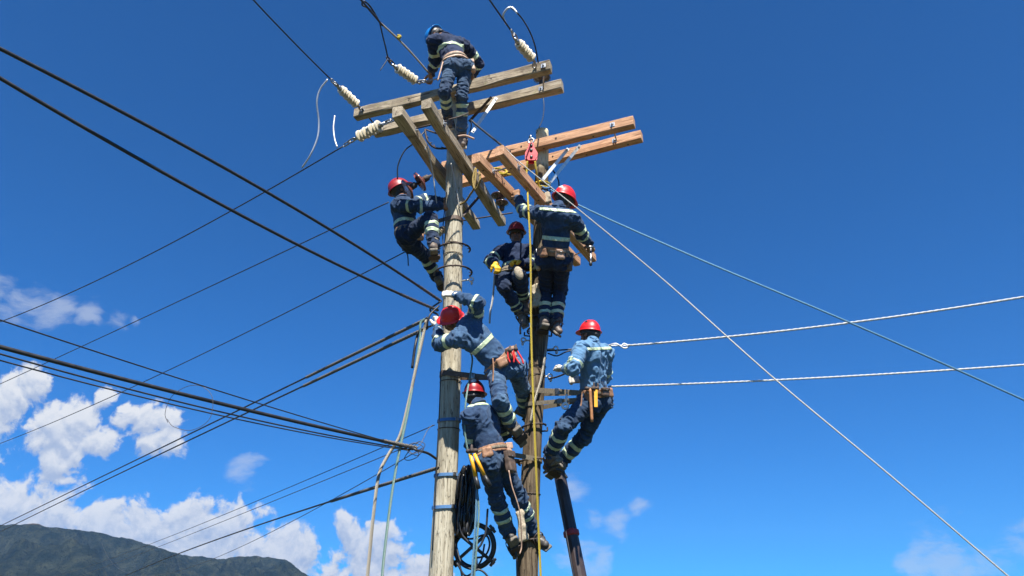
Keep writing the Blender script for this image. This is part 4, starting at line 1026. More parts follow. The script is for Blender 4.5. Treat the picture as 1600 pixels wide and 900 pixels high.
positioning_strap(W4, ax2, 398, belt_pt(W4, 175), belt_pt(W4, 60), w=.05)
positioning_strap(W3, ax2, 424, belt_pt(W3, 0), belt_pt(W3, 40), w=.045, mat='leather_dark')
positioning_strap(W7, ax2, 720, belt_pt(W7, 20), belt_pt(W7, 80), w=.05)
spur_hook(W2, 0, ax1, 392, R=.20, a0=180, a1=385); spur_hook(W2, 1, ax1, 428, R=.22, a0=180, a1=392)
spur_hook(W4, 0, ax2, 516, R=.125, a0=150, a1=370); spur_hook(W6, 0, ax2, 722, R=.14, a0=150, a1=370); spur_hook(W7, 0, ax2, 846, R=.14, a0=170, a1=370)
spur_hook(W5, 0, ax2, 668, R=.135, a0=160, a1=370); spur_hook(W3, 0, ax2, 500, R=.13, a0=170, a1=330)
def px_arc(I, pts, r, mat, name, teeth=0):
    pa = catmull([P(*p) for p in pts], 8); parts = [tube(pa, r, 8)]
    for k in range(teeth):
        q = pa[int((k + .7) / teeth * (len(pa) - 1))]; m = np.mean(pa, 0); parts.append(lathe(q, m, [(0, r), (.045, r * .4)], 6))
    v, f = merge(*parts); return mkobj(name, v, f, mat, I['root'])
px_arc(W1, [(664, 203, 7.3), (668, 220, 7.3), (680, 231, 7.35), (700, 232, 7.4)], .012, 'rust_steel', 'climbing_hook', 4)
px_arc(W1, [(664, 202, 7.3), (675, 206, 7.3), (690, 210, 7.3), (702, 205, 7.2)], .010, 'rust_steel', 'climbing_hook', 0)
px_arc(W1, [(700, 187, 6.95), (715, 183, 6.95), (732, 177, 7.0)], .008, 'rust_steel', 'foot_rod')
px_arc(W1, [(716, 213, 6.95), (727, 212, 6.98), (741, 217, 7.0)], .012, 'leather_pale', 'loose_strap')
px_arc(W6, [(868, 733, 7.6), (878, 736, 7.6), (886, 747, 7.6)], .014, 'black_rubber', 'loose_strap')
px_arc(W3, [(816, 500, 7.7), (813, 512, 7.7), (813, 522, 7.7)], .012, 'black_rubber', 'loose_strap')
px_arc(W5, [(770, 560, 7.24), (771, 575, 7.24), (770, 597, 7.24)], .008, 'leather_tan', 'hanging_strap')
px_arc(W6, [(909, 612, 7.42), (908, 632, 7.42), (902, 642, 7.42), (896, 644, 7.42)], .008, 'leather_tan', 'hanging_strap')
px_arc(W1, [(692, 97, 6.97), (688, 112, 6.95), (684, 126, 6.95)], .009, 'leather_pale', 'hanging_strap')
px_arc(W7, [(795, 805 - 70, 7.15), (800, 760, 7.15), (812, 800, 7.2), (815, 850, 7.3), (812, 866, 7.3)], .006, 'leather_pale', 'hanging_cord')
# patches on clothes
def oval(I, px, py, Y, rx, ry, mat, name='kneepad', ang=0):
    c = P(px, py, Y); r = np.array([math.cos(ang), 0, math.sin(ang)]); u = np.array([-math.sin(ang), 0, math.cos(ang)])
    v, f = sdf_mesh([('e', c, (r, u, np.array([0, 1., 0])), (rx, ry, .05))], .009, .01); return mkobj(name, v, f, mat, I['root'])

kp = W3['kn'][1]; v, f = sdf_mesh([('e', kp + np.array([-.01, -.055, .0]), (np.array([.95, 0, .3]), np.array([0, 1., 0]), np.array([-.3, 0, .95])), (.052, .035, .085))], .009, .01); mkobj('knee_patch', v, f, 'burlap', W3['root'])
def sticker(I, dx, dz, w, h, mat):
    # small printed patch on the back of the helmet shell
    hat = [c for c in I['root'].children if c.name.startswith('hard_hat')][0]; base = wloc(I['root']); V = np.array([list(v.co) for v in hat.data.vertices]) + base
    F = np.array([list(p.vertices) for p in hat.data.polygons if len(p.vertices) == 4]); c = I['hc'] + I['up'] * .12 * I['s']; q = V - c
    m = (np.abs(q[:, 0] - dx) < w) & (np.abs(q[:, 2] - dz) < h) & (q[:, 1] < 0); Fk = F[m[F].all(1)]
    if not len(Fk): return
    u, inv = np.unique(Fk, return_inverse=True); n = V[u] - I['hc']; n /= np.linalg.norm(n, axis=1)[:, None]
    mkobj('sticker', V[u] + n * .003, inv.reshape(Fk.shape), mat, hat)
sticker(W6, -.05, .03, .03, .035, 'harness_black'); sticker(W7, .03, .02, .03, .03, 'silver_tape'); sticker(W4, -.04, .02, .03, .03, 'silver_tape')
# ---- tools (things of their own, hanging from the belts)
def tool_hammer(a, b, label):
    root = empty('hammer', a, label, 'hammer'); d = nrm(b - a); v, f = tube(catmull([a, up_dn(a, b, .5), b], 5), .016, 10); mkobj('handle', v, f, 'tool_wood', root)
    v, f = lathe(a - np.array([.055, 0, 0]), a + np.array([.1, 0, 0]), [(0, .014), (.02, .022), (.04, .016), (.07, .016), (.085, .024), (.11, .024)], 12); mkobj('head', v, f, 'rust_steel', root)
tool_hammer(P(922, 607, 7.38), P(925, 659, 7.40), 'hammer with brown wooden handle hanging from the belt of the light-blue-shirt worker')
def wrench(a, b, label, mat='yellow_grip'):
    root = empty('wrench', a, label, 'wrench'); v, f = tube([a, up_dn(a, b, .5), b], 1, flat=(.034, .014), up=(0, 1, 0)); mkobj('handle', v, f, mat, root, smooth=False)
    v, f = sdf_mesh([C(a + (a - b) * .05 - np.array([.02, 0, 0]), a + (a - b) * .05 + np.array([.02, 0, 0]), .016), C(a + np.array([-.022, 0, 0]), a + (a - b) * .35 + np.array([-.02, 0, 0]), .010), C(a + np.array([.022, 0, 0]), a + (a - b) * .3 + np.array([.022, 0, 0]), .010)], .006, .008); mkobj('jaw', v, f, 'rust_steel', root)
wrench(P(931, 608, 7.38), P(931, 636, 7.38), 'yellow handled wrench in the belt just right of the wooden-handled hammer')
def pliers(c, label, L=.15, ang=.2, grip='pliers_red'):
    root = empty('pliers', c, label, 'pliers', 'red handled pliers in the belt')
    for s in (-1, 1):
        p = [c + np.array([0, 0, .02]), c + np.array([s * .022, 0, -.03]), c + np.array([s * .03 + ang * .05, 0, -L * .6]), c + np.array([s * .018 + ang * .1, 0, -L])]
        v, f = tube(catmull(p, 5), [.009] * 16, 8); mkobj('grip', v, f, grip, root)
    v, f = sdf_mesh([C(c, c + np.array([0, 0, .05]), .020, .010), C(c + np.array([0, -.008, 0]), c + np.array([0, .008, 0]), .022)], .006, .008); mkobj('jaw', v, f, 'rust_steel', root)
pliers(P(797, 548, 7.22), 'red handled pliers, left pair in the belt of the leaning worker', .13)
pliers(P(806, 546, 7.25), 'red handled pliers, right pair in the belt of the leaning worker', .16, .6)
def bolt_cutters():
    a = P(736, 706, 7.12); root = empty('bolt_cutters', a, 'long bolt cutters with yellow arms and black grips at the lowest belt', 'bolt cutters')
    for (p, q, e) in (((735, 709), (743, 745), (748, 764)), ((741, 709), (757, 743), (766, 760))):
        A_, B_, E_ = P(*p, 7.12), P(*q, 7.14), P(*e, 7.15)
        v, f = tube([A_, B_], .017, 10); arm = mkobj('arm', v, f, 'yellow_grip', root)
        v, f = tube([B_, up_dn(B_, E_, .5), E_], [.020, .023, .021], 10); mkobj('grip', v, f, 'black_rubber', arm)
    v, f = sdf_mesh([C(P(731, 705, 7.12), P(744, 704, 7.12), .022, .022), C(P(737, 704, 7.1), P(737, 696, 7.1), .02, .012)], .007, .012); mkobj('jaw', v, f, 'rust_steel', root)
bolt_cutters()
def ratchet():
    a = P(923, 388, 7.55); root = empty('ratchet_wrench', a, 'ratchet wrench held in the right glove of the standing worker', 'ratchet')
    v, f = tube([a, P(923, 404, 7.53), P(923, 409, 7.53)], [.012, .012, .016], 10); mkobj('handle', v, f, 'steel', root)
    v, f = lathe(P(923, 407, 7.53), P(923, 415, 7.53), [(0, .018), (.06, .018), (.065, .014)], 10); mkobj('socket', v, f, 'black_rubber', root)
    v, f = tube([P(916, 385, 7.5), P(929, 386, 7.5)], .013, 8); mkobj('head', v, f, 'steel', root)
ratchet()
def snap_pulley():
    c = P(883, 630, 7.45); root = empty('snap_block', c, 'small white snap block hanging under the strap left of the light-blue-shirt worker', 'pulley')
    v, f = torus(c - np.array([0, 0, .03]), (0, 1, 0), .028, .014, 24, 10); mkobj('ring', v, f, 'galvanised_pale', root)
    v, f = tube([c + np.array([.02, 0, .10]), c + np.array([.01, 0, 0])], .011, 8); mkobj('shank', v, f, 'galvanised_pale', root)
    v, f = torus(c + np.array([.022, 0, .12]), (1, 0, 0), .022, .007, 20, 8); mkobj('eye', v, f, 'steel', root)
snap_pulley()

# ---- insulators and line hardware
IG = 'cream shed insulators'
def insulator(a, b, ns, R, label, mat='porcelain_cream', group=IG, core=.022, cat='insulator'):
    a = np.asarray(a); b = np.asarray(b); L = np.linalg.norm(b - a); root = empty('insulator', a, label, cat, group)
    v, f = lathe(a, b, [(0, core), (L, core)], 12); mkobj('core', v, f, mat, root)
    pitch = L / ns; core = core * .8
    for i in range(ns):
        p = a + nrm(b - a) * pitch * (i + .25); rr = R * (1 if i % 2 == 0 else .86)
        v, f = lathe(p, b + nrm(b - a), [(0, core), (pitch * .05, rr * .8), (pitch * .12, rr), (pitch * .24, rr), (pitch * .34, rr * .7), (pitch * .50, core)], 20); mkobj('shed', v, f, mat, root)
    for e, d in ((a, nrm(a - b)), (b, nrm(b - a))):
        v, f = lathe(e - d * .01, e + d, [(0, .030), (.035, .030), (.045, .018), (.09, .014)], 12); mkobj('end_fitting', v, f, 'steel', root)
    return root
def clevis(a, b, label, parent=None, mat='steel', r=.009, links=2):
    a = np.asarray(a, float); b = np.asarray(b, float); L = np.linalg.norm(b - a); d = nrm(b - a); x, y, z = frame_from(d); root = empty('shackle', a, label, 'shackle', 'steel shackles on the insulators')
    for i in range(links):
        p0 = a + d * L * i / links; p1 = a + d * L * (i + 1) / links; w = (y if i % 2 else z) * .020
        pts = [p0 + w, p1 + w, p1 + d * .012, p1 - w, p0 - w, p0 - d * .012, p0 + w]
        v, f = tube(catmull(pts, 4), r, 8); mkobj('link', v, f, mat, root)
    return root
def yat(h, px, py): return PH(px, py, h)
i1a, i1b = yat(HA, 531, 138), yat(HA, 557, 163)
insulator(i1b, i1a, 8, .066, 'cream insulator string at the left end of the topmost front crossarm')
clevis(yat(HA, 518, 125), yat(HA, 527, 134), 'shackle above the insulator at the far left, wire dead-ended on it'); clevis(yat(HA, 561, 167), armA1[1](.045, 0, .55), 'shackle bolting the far-left insulator to the crossarm end')
i2a, i2b = yat(HA + .05, 620, 106), yat(HA + .05, 649, 126)
insulator(i2b, i2a, 9, .066, 'cream insulator string just left of the blue-helmet worker')
clevis(yat(HA + .05, 605, 90), yat(HA + .05, 614, 101), 'shackle with wire loop on the insulator left of the top worker', mat='rust_steel'); clevis(yat(HA + .05, 653, 128), yat(HA + .05, 664, 127), 'shackle by the glove of the blue-helmet worker')
rod('eye_bolt', yat(HA + .05, 663, 127), yat(HA, 690, 122), .009, 'steel', 'eye bolt beside the glove of the top worker', 'eye bolt')
i3a, i3b = yat(HA + .02, 809, 66), yat(HA + .02, 831, 91)
insulator(i3b, i3a, 8, .066, 'cream insulator string over the right end of the topmost crossarm')
clevis(yat(HA + .02, 799, 48), yat(HA + .02, 806, 60), 'shackle above the right-hand cream insulator'); clevis(yat(HA + .02, 834, 95), armA1[1](.93, 0, .6), 'shackle bolting the right-hand cream insulator to the crossarm')
hB1 = HB + .05
i4a, i4b = yat(hB1, 560, 214), yat(hB1, 594, 196)
insulator(i4b, i4a, 7, .072, 'cream insulator string lying left of the near end of the mossy crossarm')
clevis(yat(hB1, 538, 227), yat(hB1, 554, 217), 'shackle at the wire end of the low left cream insulator'); clevis(yat(hB1, 599, 193), yat(hB1, 617, 186), 'shackle chain joining the low left insulator to the mossy crossarm', links=3)
def disc_string(a, b, label, n=2, R=.115, mat='porcelain_brown'):
    a = np.asarray(a); b = np.asarray(b); L = np.linalg.norm(b - a); d = nrm(b - a); root = empty('disc_insulator', a, label, 'insulator', 'brown disc insulators')
    for i in range(n):
        p = a + d * (L * (i + .12) / n); v, f = lathe(p, b + d, [(0, .03), (.004, R * .7), (.0, R * .97), (.018, R), (.034, R * .72), (.055, .045), (.065, .036)], 28); mkobj('disc', v, f, mat, root)
        v, f = lathe(p + d * .055, b + d, [(0, .034), (.02, .040), (.07, .036), (.085, .018), (L / n - .055, .014)], 16); mkobj('cap', v, f, 'rust_steel', root)
disc_string(P(633, 298, 7.35), P(672, 275, 7.35), 'two brown disc insulators in front of the dark red helmet left of the pole', 2, .125)
q = armA2[1](.90, .5); disc_string(q + np.array([0, 0, .17]), q, 'brown disc insulator, shade put into its colour, standing between the right ends of the topmost crossarms', 1, .115, 'porcelain_shaded')
q = P(779, 304, 9.2); disc_string(q, q + np.array([.0, 0, -.14]), 'upper dark brown disc insulator behind the far end of the mossy crossarm', 1, .12, 'porcelain_shaded'); disc_string(q + np.array([.05, 0, -.12]), q + np.array([.05, 0, -.26]), 'lower dark brown disc insulator behind the far end of the mossy crossarm', 1, .10, 'porcelain_shaded')
insulator(P(684, 365, 7.9), P(693, 358, 7.95), 3, .05, 'small white insulator between the raised boot and the left pole', core=.02)
def eye_hook(ax, py, side, label, L=.12, root=None):
    p, r = on_pole(ax, py); d = np.array([side, -.35, 0]); d /= np.linalg.norm(d); a = p + d * (r - .02); rt_ = empty('eye_bolt', a, label, 'eye bolt', 'eye bolts on the poles')
    v, f = tube([a, a + d * L], .010, 8); mkobj('shank', v, f, 'galvanised', rt_); v, f = torus(a + d * (L + .022), (0, 1, .3), .024, .009, 24, 8); mkobj('eye', v, f, 'galvanised', rt_)
    v, f = torus(a + d * (L + .03) - np.array([0, 0, .04]), (1, .4, 0), .022, .008, 24, 8); mkobj('link', v, f, 'galvanised', rt_)
eye_hook(ax1, 441, 1, 'steel eye bolt sticking out right of the left pole above the white glove')
eye_hook(ax2, 548, 1, 'eye bolt on the right pole beside the short black cable'); eye_hook(ax2, 534, -1, 'eye bolt left of the right pole under the dangling boot', .08)
eye_hook(ax2, 590, 1, 'eye bolt on the right pole above the khaki strap', .06)

# ---- pulley and ropes
def red_pulley():
    c = P(830, 240, 7.55); root = empty('pulley_block', c, 'bright red pulley block hanging in front of the right pole top', 'pulley')
    ol = [(-.025, .135), (.025, .135), (.040, .06), (.078, -.02), (.074, -.07), (.040, -.125), (-.040, -.125), (-.074, -.07), (-.078, -.02), (-.040, .06)]
    bm = bmesh.new()
    for dy in (-.045, .022):
        vs = [bm.verts.new(c + np.array([x, dy, z])) for x, z in ol]; fa = bm.faces.new(vs); ex = bmesh.ops.extrude_face_region(bm, geom=[fa])
        for q in ex['geom']:
            if isinstance(q, bmesh.types.BMVert): q.co.y += .018
    bmesh.ops.recalc_face_normals(bm, faces=bm.faces[:]); bm.verts.index_update()
    VV = np.array([list(q.co) for q in bm.verts]); FF = [[q.index for q in f_.verts] for f_ in bm.faces]; bm.free(); h_ = len(VV) // 2
    for lo_ in (0, h_): mkobj('cheek_plate', VV[lo_:lo_ + h_], [[i - lo_ for i in f_] for f_ in FF if min(f_) >= lo_ and max(f_) < lo_ + h_], 'pulley_red', root, smooth=False)
    pr = [C(c + np.array([0, 0, .12]), c + np.array([0, 0, -.02]), .035, .075, np.array([0, 1., 0]), .45), C(c + np.array([0, 0, -.02]), c + np.array([0, 0, -.14]), .075, .045, np.array([0, 1., 0]), .45)]
    v, f = lathe(c + np.array([0, -.03, -.03]), c + np.array([0, 1, -.03]), [(0, .06), (.02, .045), (.03, .045), (.05, .06)], 24); mkobj('sheave', v, f, 'steel', root)
    for z in (.09, .02, -.08):
        v, f = lathe(c + np.array([0, -.055, z]), c + np.array([0, -1, z]), [(-.02, .018), (.002, .018), (.004, .012)], 14); mkobj('axle', v, f, 'black_rubber', root)
    v, f = torus(c + np.array([0, 0, .19]), (.3, 1, 0), .035, .012, 28, 8); mkobj('hook', v, f, 'galvanised', root)
    v, f = torus(c + np.array([-.01, .02, .25]), (1, .3, 0), .03, .010, 28, 8); mkobj('shackle', v, f, 'galvanised', root)
red_pulley()
def rope(pts, r, mat, label, name='rope', group='ropes at the poles', n=8, cat='rope'):
    W = [P(*p) if len(p) == 3 else np.array(p[0]) for p in pts]
    o = curve_obj(name, W, r, mat, n=n, uv=14 / r * .35); return tag(o, label, cat, group)
rope([(824, 252, 7.5), (823, 275, 7.5), (826, 330, 7.15), (829, 400, 7.1), (830, 520, 7.1), (834, 640, 7.05), (838, 740, 7.05), (842, 840, 7.1), (845, 905, 7.1), (848, 1010, 7.1)], .0105, 'rope_yellow', 'bright yellow rope hanging from the red pulley down past all the workers')
rope([(836, 252, 7.52), (838, 268, 7.55), (842, 290, 7.7), (845, 310, 7.75)], .013, 'rope_yellow', 'short yellow rope from the red pulley tied round the pole below it')
rope([(838, 285, 7.75), (846, 283, 7.85), (857, 286, 7.9), (858, 292, 7.95), (846, 291, 7.82), (838, 290, 7.76)], .013, 'rope_yellow', 'yellow rope turns knotted round the right pole under the pulley')
rope([(763, 264, 7.9), (778, 263, 7.85), (792, 268, 7.85), (783, 272, 7.8), (766, 266, 7.85), (776, 268, 7.8), (797, 273, 7.85), (812, 268, 7.8), (822, 270, 7.75)], .014, 'rope_yellow', 'yellow rope bundled over the lower new crossarm')
rope([(742, 245, 7.6), (748, 262, 7.3), (750, 282, 7.15), (743, 296, 7.2), (739, 280, 7.3), (744, 262, 7.35), (741, 292, 7.25), (734, 305, 7.4), (727, 315, 7.6), (718, 320, 7.7)], .012, 'rope_dull_yellow', 'dull yellow rope coil hanging over the mossy crossarm to the left pole')
rope([(666, 500, 7.5), (660, 530, 7.45), (650, 575, 7.4), (638, 630, 7.4), (625, 680, 7.4), (606, 712, 7.4), (592, 742, 7.35), (584, 800, 7.3), (578, 860, 7.3), (572, 925, 7.3), (566, 1000, 7.3)], .016, 'rope_tan', 'frayed tan rope hanging left of the left pole with a bend')
rope([(664, 498, 7.45), (657, 506, 7.45), (656, 530, 7.45), (650, 570, 7.42), (638, 640, 7.38), (623, 710, 7.35), (611, 780, 7.32), (600, 870, 7.3), (594, 940, 7.3), (588, 1010, 7.3)], .013, 'rope_green', 'green rope hanging beside the tan rope left of the left pole')
rope([(653, 520, 7.55), (648, 545, 7.5), (644, 575, 7.5)], .015, 'wire_black', 'short black rope tail among the ropes left of the pole')
rope([(664, 234, 6.95), (668, 232, 6.98), (676, 270, 7.3), (680, 300, 7.4), (683, 322, 7.5)], .007, 'rope_white', 'thin pale cord hanging from the mossy crossarm beside the left pole')
rope([(705, 255, 7.55), (712, 290, 7.6), (718, 325, 7.66)], .007, 'rope_white', 'thin pale cord running down the shaded top of the left pole')
rope([(773, 424, 7.78), (772, 440, 7.78), (770, 465, 7.8), (766, 488, 7.8), (765, 505, 7.8)], .011, 'rope_white', 'pale rope dangling from the yellow glove')
rope([(734, 548, 7.5), (738, 562, 7.5), (734, 590, 7.45), (728, 625, 7.2), (726, 665, 7.2), (730, 700, 7.2), (740, 740, 7.2), (748, 790, 7.2), (745, 850, 7.15), (741, 905, 7.15), (738, 1000, 7.2)], .009, 'rope_green', 'thin green rope hanging in front of the lowest worker')
rope([(745, 765, 7.2), (744, 800, 7.2), (741, 850, 7.2), (737, 905, 7.2), (733, 1000, 7.2)], .011, 'rope_blue', 'light blue rope hanging below the yellow bolt cutters')
rope([(858, 492, 7.9), (853, 545, 7.87), (846, 590, 7.84), (836, 625, 7.83), (829, 660, 7.84)], .014, 'rope_tan', 'old yellowish rope wound down the front of the right pole')
rope([(762, 795, 7.3), (759, 830, 7.3), (752, 850, 7.3), (745, 858, 7.3)], .010, 'wire_black', 'dark cord with pale marks hanging left of the lowest worker')
rope([(857, 288, 7.9), (866, 300, 7.85), (935, 335, 7.4), (1100, 408, 6.9), (1330, 505, 6.4), (1600, 625, 6.0), (1900, 765, 5.6)], .009, 'rope_blue', 'light blue rope stretching from the right pole far down to the right', 'tag_line')
rope([(846, 290, 7.85), (852, 294, 7.82), (862, 293, 7.9), (858, 300, 7.9), (848, 298, 7.83), (856, 303, 7.84)], .012, 'strap_blue', 'blue rope knot round the right pole beside the helmet')
rope([(786, 228, 7.1), (815, 256, 6.95), (905, 328, 6.8), (1040, 440, 6.6), (1200, 583, 6.3), (1390, 742, 6.0), (1575, 900, 5.8), (1800, 1090, 5.5)], .0065, 'rope_white', 'long white rope running from the crossarm steeply down to the lower right corner', 'tag_line')
rope([(736, 188, 7.6), (750, 200, 7.5), (780, 224, 7.15), (797, 237, 7.05)], .013, 'wire_black', 'thick black cable stub joining the top worker to the white rope', 'cable_stub', cat='cable')
rope([(736, 190, 7.5), (736, 200, 7.5), (731, 214, 7.5)], .008, 'wire_black', 'thin black wire curl beside the pale brace', 'wire_curl', cat='wire')
rope([(621, 280, 7.3), (622, 258, 7.25), (632, 236, 7.2), (646, 224, 7.2), (664, 205, 7.25)], .008, 'wire_black', 'black jumper wire arching above the dark red helmet on the left', 'jumper_wire', cat='wire')
rope([(849, 152, 8.6), (850, 168, 8.5), (848, 185, 8.2), (842, 200, 8.0), (838, 208, 7.9)], .006, 'wire_black', 'thin wire from the topmost crossarm end down to the pole top', 'jumper_wire', cat='wire')
rope([(860, 262, 8.05), (868, 272, 8.0), (873, 284, 8.0), (873, 300, 8.0)], .009, 'wire_black', 'black wire tail right of the right pole above the helmet', 'jumper_wire', cat='wire')
rope([(698, 300, 7.66), (692, 360, 7.68), (694, 430, 7.68), (691, 520, 7.66), (688, 600, 7.64), (684, 700, 7.64), (676, 860, 7.64)], .006, 'wire_black', 'thin ground wire stapled down the left edge of the left pole', 'ground_wire', cat='wire')
rope([(870, 765, 8.1), (884, 830, 8.0), (897, 905, 7.9), (910, 980, 7.9)], .007, 'wire_black', 'thin black line running down beside the dark boom', 'control_line', cat='wire')
rope([(805, 870, 7.85), (806, 840, 7.85), (808, 905, 7.85), (810, 1000, 7.85)], .008, 'wire_black', 'black wire at the left edge of the right pole bottom', 'ground_wire', cat='wire')
def cloth_scrap(px, py, Y, w, h, mat, label):
    c = P(px, py, Y); v, f = sdf_mesh([('b', c, (np.array([.96, 0, .2]), np.array([0, 1., 0]), np.array([-.2, 0, .96])), (w, .03, h), .015), C(c + np.array([0, 0, h]), c - np.array([.02, .02, h]), w * .7, w * .5)], .010, .03)
    v = v + normals(v, f) * (vnoise(v * 24) * .012)[:, None]; tag(mkobj('cloth_scrap', v, f, mat), label, 'cloth')
cloth_scrap(856, 309, 7.72, .035, .07, 'burlap', 'tan rag tied to the right pole beside the bright red helmet')
cloth_scrap(816, 822, 7.55, .035, .14, 'burlap', 'tan sacking hanging at the right pole between the lowest boots')
cloth_scrap(838, 463, 7.78, .05, .13, 'burlap', 'pale torn sacking wrapped on the right pole behind the standing worker')

# blue webbing straps round the left pole
def blue_strap(py, label, tail=0):
    p, r = on_pole(ax1, py); pts = [p + np.array([math.cos(a) * (r + .006), math.sin(a) * (r + .006), .012 * math.sin(a + .5)]) for a in np.linspace(0, 2 * PI, 49)]
    V = []; 
    for q in pts:
        o = nrm(np.array([q[0] - p[0], q[1] - p[1], 0]))
        for hh, ro in ((-.016, 0), (.016, 0), (.016, .008), (-.016, .008)): V.append(q + o * ro + np.array([0, 0, hh]))
    F = [[j*4+k, j*4+(k+1) % 4, (j+1)*4+(k+1) % 4, (j+1)*4+k] for j in range(48) for k in range(4)]
    V = np.array(V); UV = np.array([(j // 4 * 1.1, (j % 4) * 1.3) for j in range(len(V))], float)
    root = empty('webbing_strap', p, label, 'strap', 'blue straps round the left pole'); mkobj('webbing', V, F, 'strap_blue', root, smooth=False, uvs=UV)
    c = p + np.array([r * .75, -r * .75, 0]); v, f = rbox(c, (nrm([1, 1, 0]), nrm([1, -1, 0]), (0, 0, 1)), (.022, .010, .020), .004); mkobj('buckle', v, f, 'steel', root)
blue_strap(658, 'topmost blue strap round the left pole beside the lowest worker'); blue_strap(743, 'middle blue strap round the left pole beside the black cable coil'); blue_strap(793, 'lowest blue strap round the left pole')

# ---- black cable coil and reel ring
def cable_coil():
    c = P(728, 783, 7.78); pts = []
    for k in range(44):
        w = .002 + .058 * random.random(); x0 = (k % 15 - 7) * .0085; hh = .31 + .05 * random.random(); y0 = random.uniform(-.05, .05)
        for a in np.linspace(0, 2 * PI, 22)[:-1]:
            pts.append(c + np.array([x0 + w * math.cos(a) + .02 * math.sin(a), y0 + .055 * math.sin(a * 2 + k), hh * math.sin(a)]))
    v, f = tube(pts, .0125, 7); return tag(mkobj('cable_coil', v, f, 'black_plastic'), 'thick hanging coil of glossy black cable between the pole and the lowest worker', 'cable coil')
cable_coil()
def reel():
    c = P(741, 853, 7.85); R = .205; root = empty('cable_reel', c, 'round black cable reel with crossed spokes hanging below the cable coil', 'cable reel')
    nv = np.array([.25, 1, .1]); v, f = torus(c, nv, R, .026, 48, 10); mkobj('rim', v, f, 'black_rubber', root)
    x, y, z = frame_from(nv)
    for a in (math.radians(38), math.radians(142)):
        d = y * math.cos(a) + z * math.sin(a); v, f = tube([c - d * (R + .07) - x * .03, c + d * (R + .07) - x * .03], 1, flat=(.03, .022), up=x); mkobj('spoke', v, f, 'black_plastic', root, smooth=False)
        for s in (-1, 1):
            v, f = rbox(c + d * s * (R + .05) - x * .03, (d, np.cross(d, x), x), (.014, .045, .016), .004); mkobj('bracket', v, f, 'black_plastic', root)
    return root
reel()
LG = 'loose black cables under the coil'
for i, pts in enumerate([[(716, 815, 7.68), (722, 835, 7.68), (738, 855, 7.68), (745, 880, 7.68), (738, 905, 7.68), (735, 960, 7.68)], [(712, 850, 7.78), (722, 882, 7.73), (740, 888, 7.73), (752, 875, 7.73), (757, 850, 7.73)],
        [(714, 880, 7.68), (728, 900, 7.68), (748, 890, 7.68), (765, 908, 7.68), (772, 960, 7.68)], [(720, 838, 7.83), (713, 850, 7.83), (712, 868, 7.83), (720, 890, 7.83), (726, 930, 7.83)],
        [(712, 835, 7.76), (735, 842, 7.76), (758, 836, 7.76), (765, 850, 7.76), (758, 868, 7.76), (740, 872, 7.78)], [(735, 745, 7.73), (742, 765, 7.68), (739, 790, 7.68), (744, 815, 7.68), (736, 830, 7.73)]]):
    rope(pts, .010, 'wire_black', ['loose black cable crossing the reel to its lower right', 'loose black cable looping round the reel bottom', 'lowest loose black cable trailing out of the picture bottom', 'loose black cable hugging the left pole by the reel', 'loose black cable curled across the reel top', 'black cable hanging beside the blue tool grips'][i], 'loose_cable', LG, cat='cable')

# ---- overhead wires
WG = 'overhead wires'
def to_px(w):
    q = w - CAM; D_ = q[1] * CP + q[2] * SP; return 800 + FPX * q[0] / D_, 450 - FPX * (-q[1] * SP + q[2] * CP) / D_
def wire(a, b, mid, r, mat, label, e0=0, e1=12., tw=None, group=WG, name='overhead_wire', n=60, ab=None):
    """parabola through a and b (world) whose sag makes it pass through pixel mid"""
    a = np.asarray(a, float); b = np.asarray(b, float); s = 0; L = np.linalg.norm((b - a)[:2])
    if mid:
        d = pxdir(*mid); nvec = np.array([-(b - a)[1], (b - a)[0], 0]); t = ((a - CAM) @ nvec) / (d @ nvec); q = CAM + d * t
        u = np.clip(np.linalg.norm((q - a)[:2]) / L, .05, .95); s = (a[2] + (b[2] - a[2]) * u - q[2]) / (4 * u * (1 - u))
    T = np.concatenate([np.linspace(-e0 / L, 0, 6)[:-1] if e0 else [], np.linspace(0, 1, n), np.linspace(1, 1 + e1 / L, 14)[1:] if e1 else []])
    pts = [a + (b - a) * t - np.array([0, 0, 4 * s * t * (1 - t)]) for t in T]
    if tw: v, f = twisted(pts, r, tw); o = mkobj(name, v, f, mat, origin=a, uvs=tube.uv)
    else: v, f = tube(pts, r, 8, uv=30); o = mkobj(name, v, f, mat, origin=a, uvs=tube.uv)
    return tag(o, label, 'wire', group), pts
def twisted(pts, r, pitch, seg=12):
    """one tube with a two-lobed section turning along it: twisted strands"""
    P0 = [np.asarray(p) for p in pts]; cum = [0]
    for i in range(1, len(P0)): cum.append(cum[-1] + np.linalg.norm(P0[i] - P0[i-1]))
    n = int(min(cum[-1] / (pitch / 6), 1600)); S = np.linspace(0, cum[-1], n); Q = np.stack([np.interp(S, cum, [p[k] for p in P0]) for k in range(3)], 1)
    x, y, z = frame_from(Q[1] - Q[0]); V = []; UV = []
    for i in range(n):
        t = nrm(Q[min(i+1, n-1)] - Q[max(i-1, 0)]); y = nrm(y - t * (y @ t)); z = np.cross(t, y); ph = 2 * PI * S[i] / pitch
        for k in range(seg):
            an = 2 * PI * k / seg; rr = r * (.42 + .72 * abs(math.cos(an - ph)) ** .8); V.append(Q[i] + (y * math.cos(an) + z * math.sin(an)) * rr); UV.append((S[i] * 30, k / seg * 3))
    F = [[i*seg+k, i*seg+(k+1) % seg, (i+1)*seg+(k+1) % seg, (i+1)*seg+k] for i in range(n-1) for k in range(seg)]
    tube.uv = UV; return np.array(V), F
def lvl(a, px, py, dz=0): return PH(px, py, a[2] - CAMZ + dz)
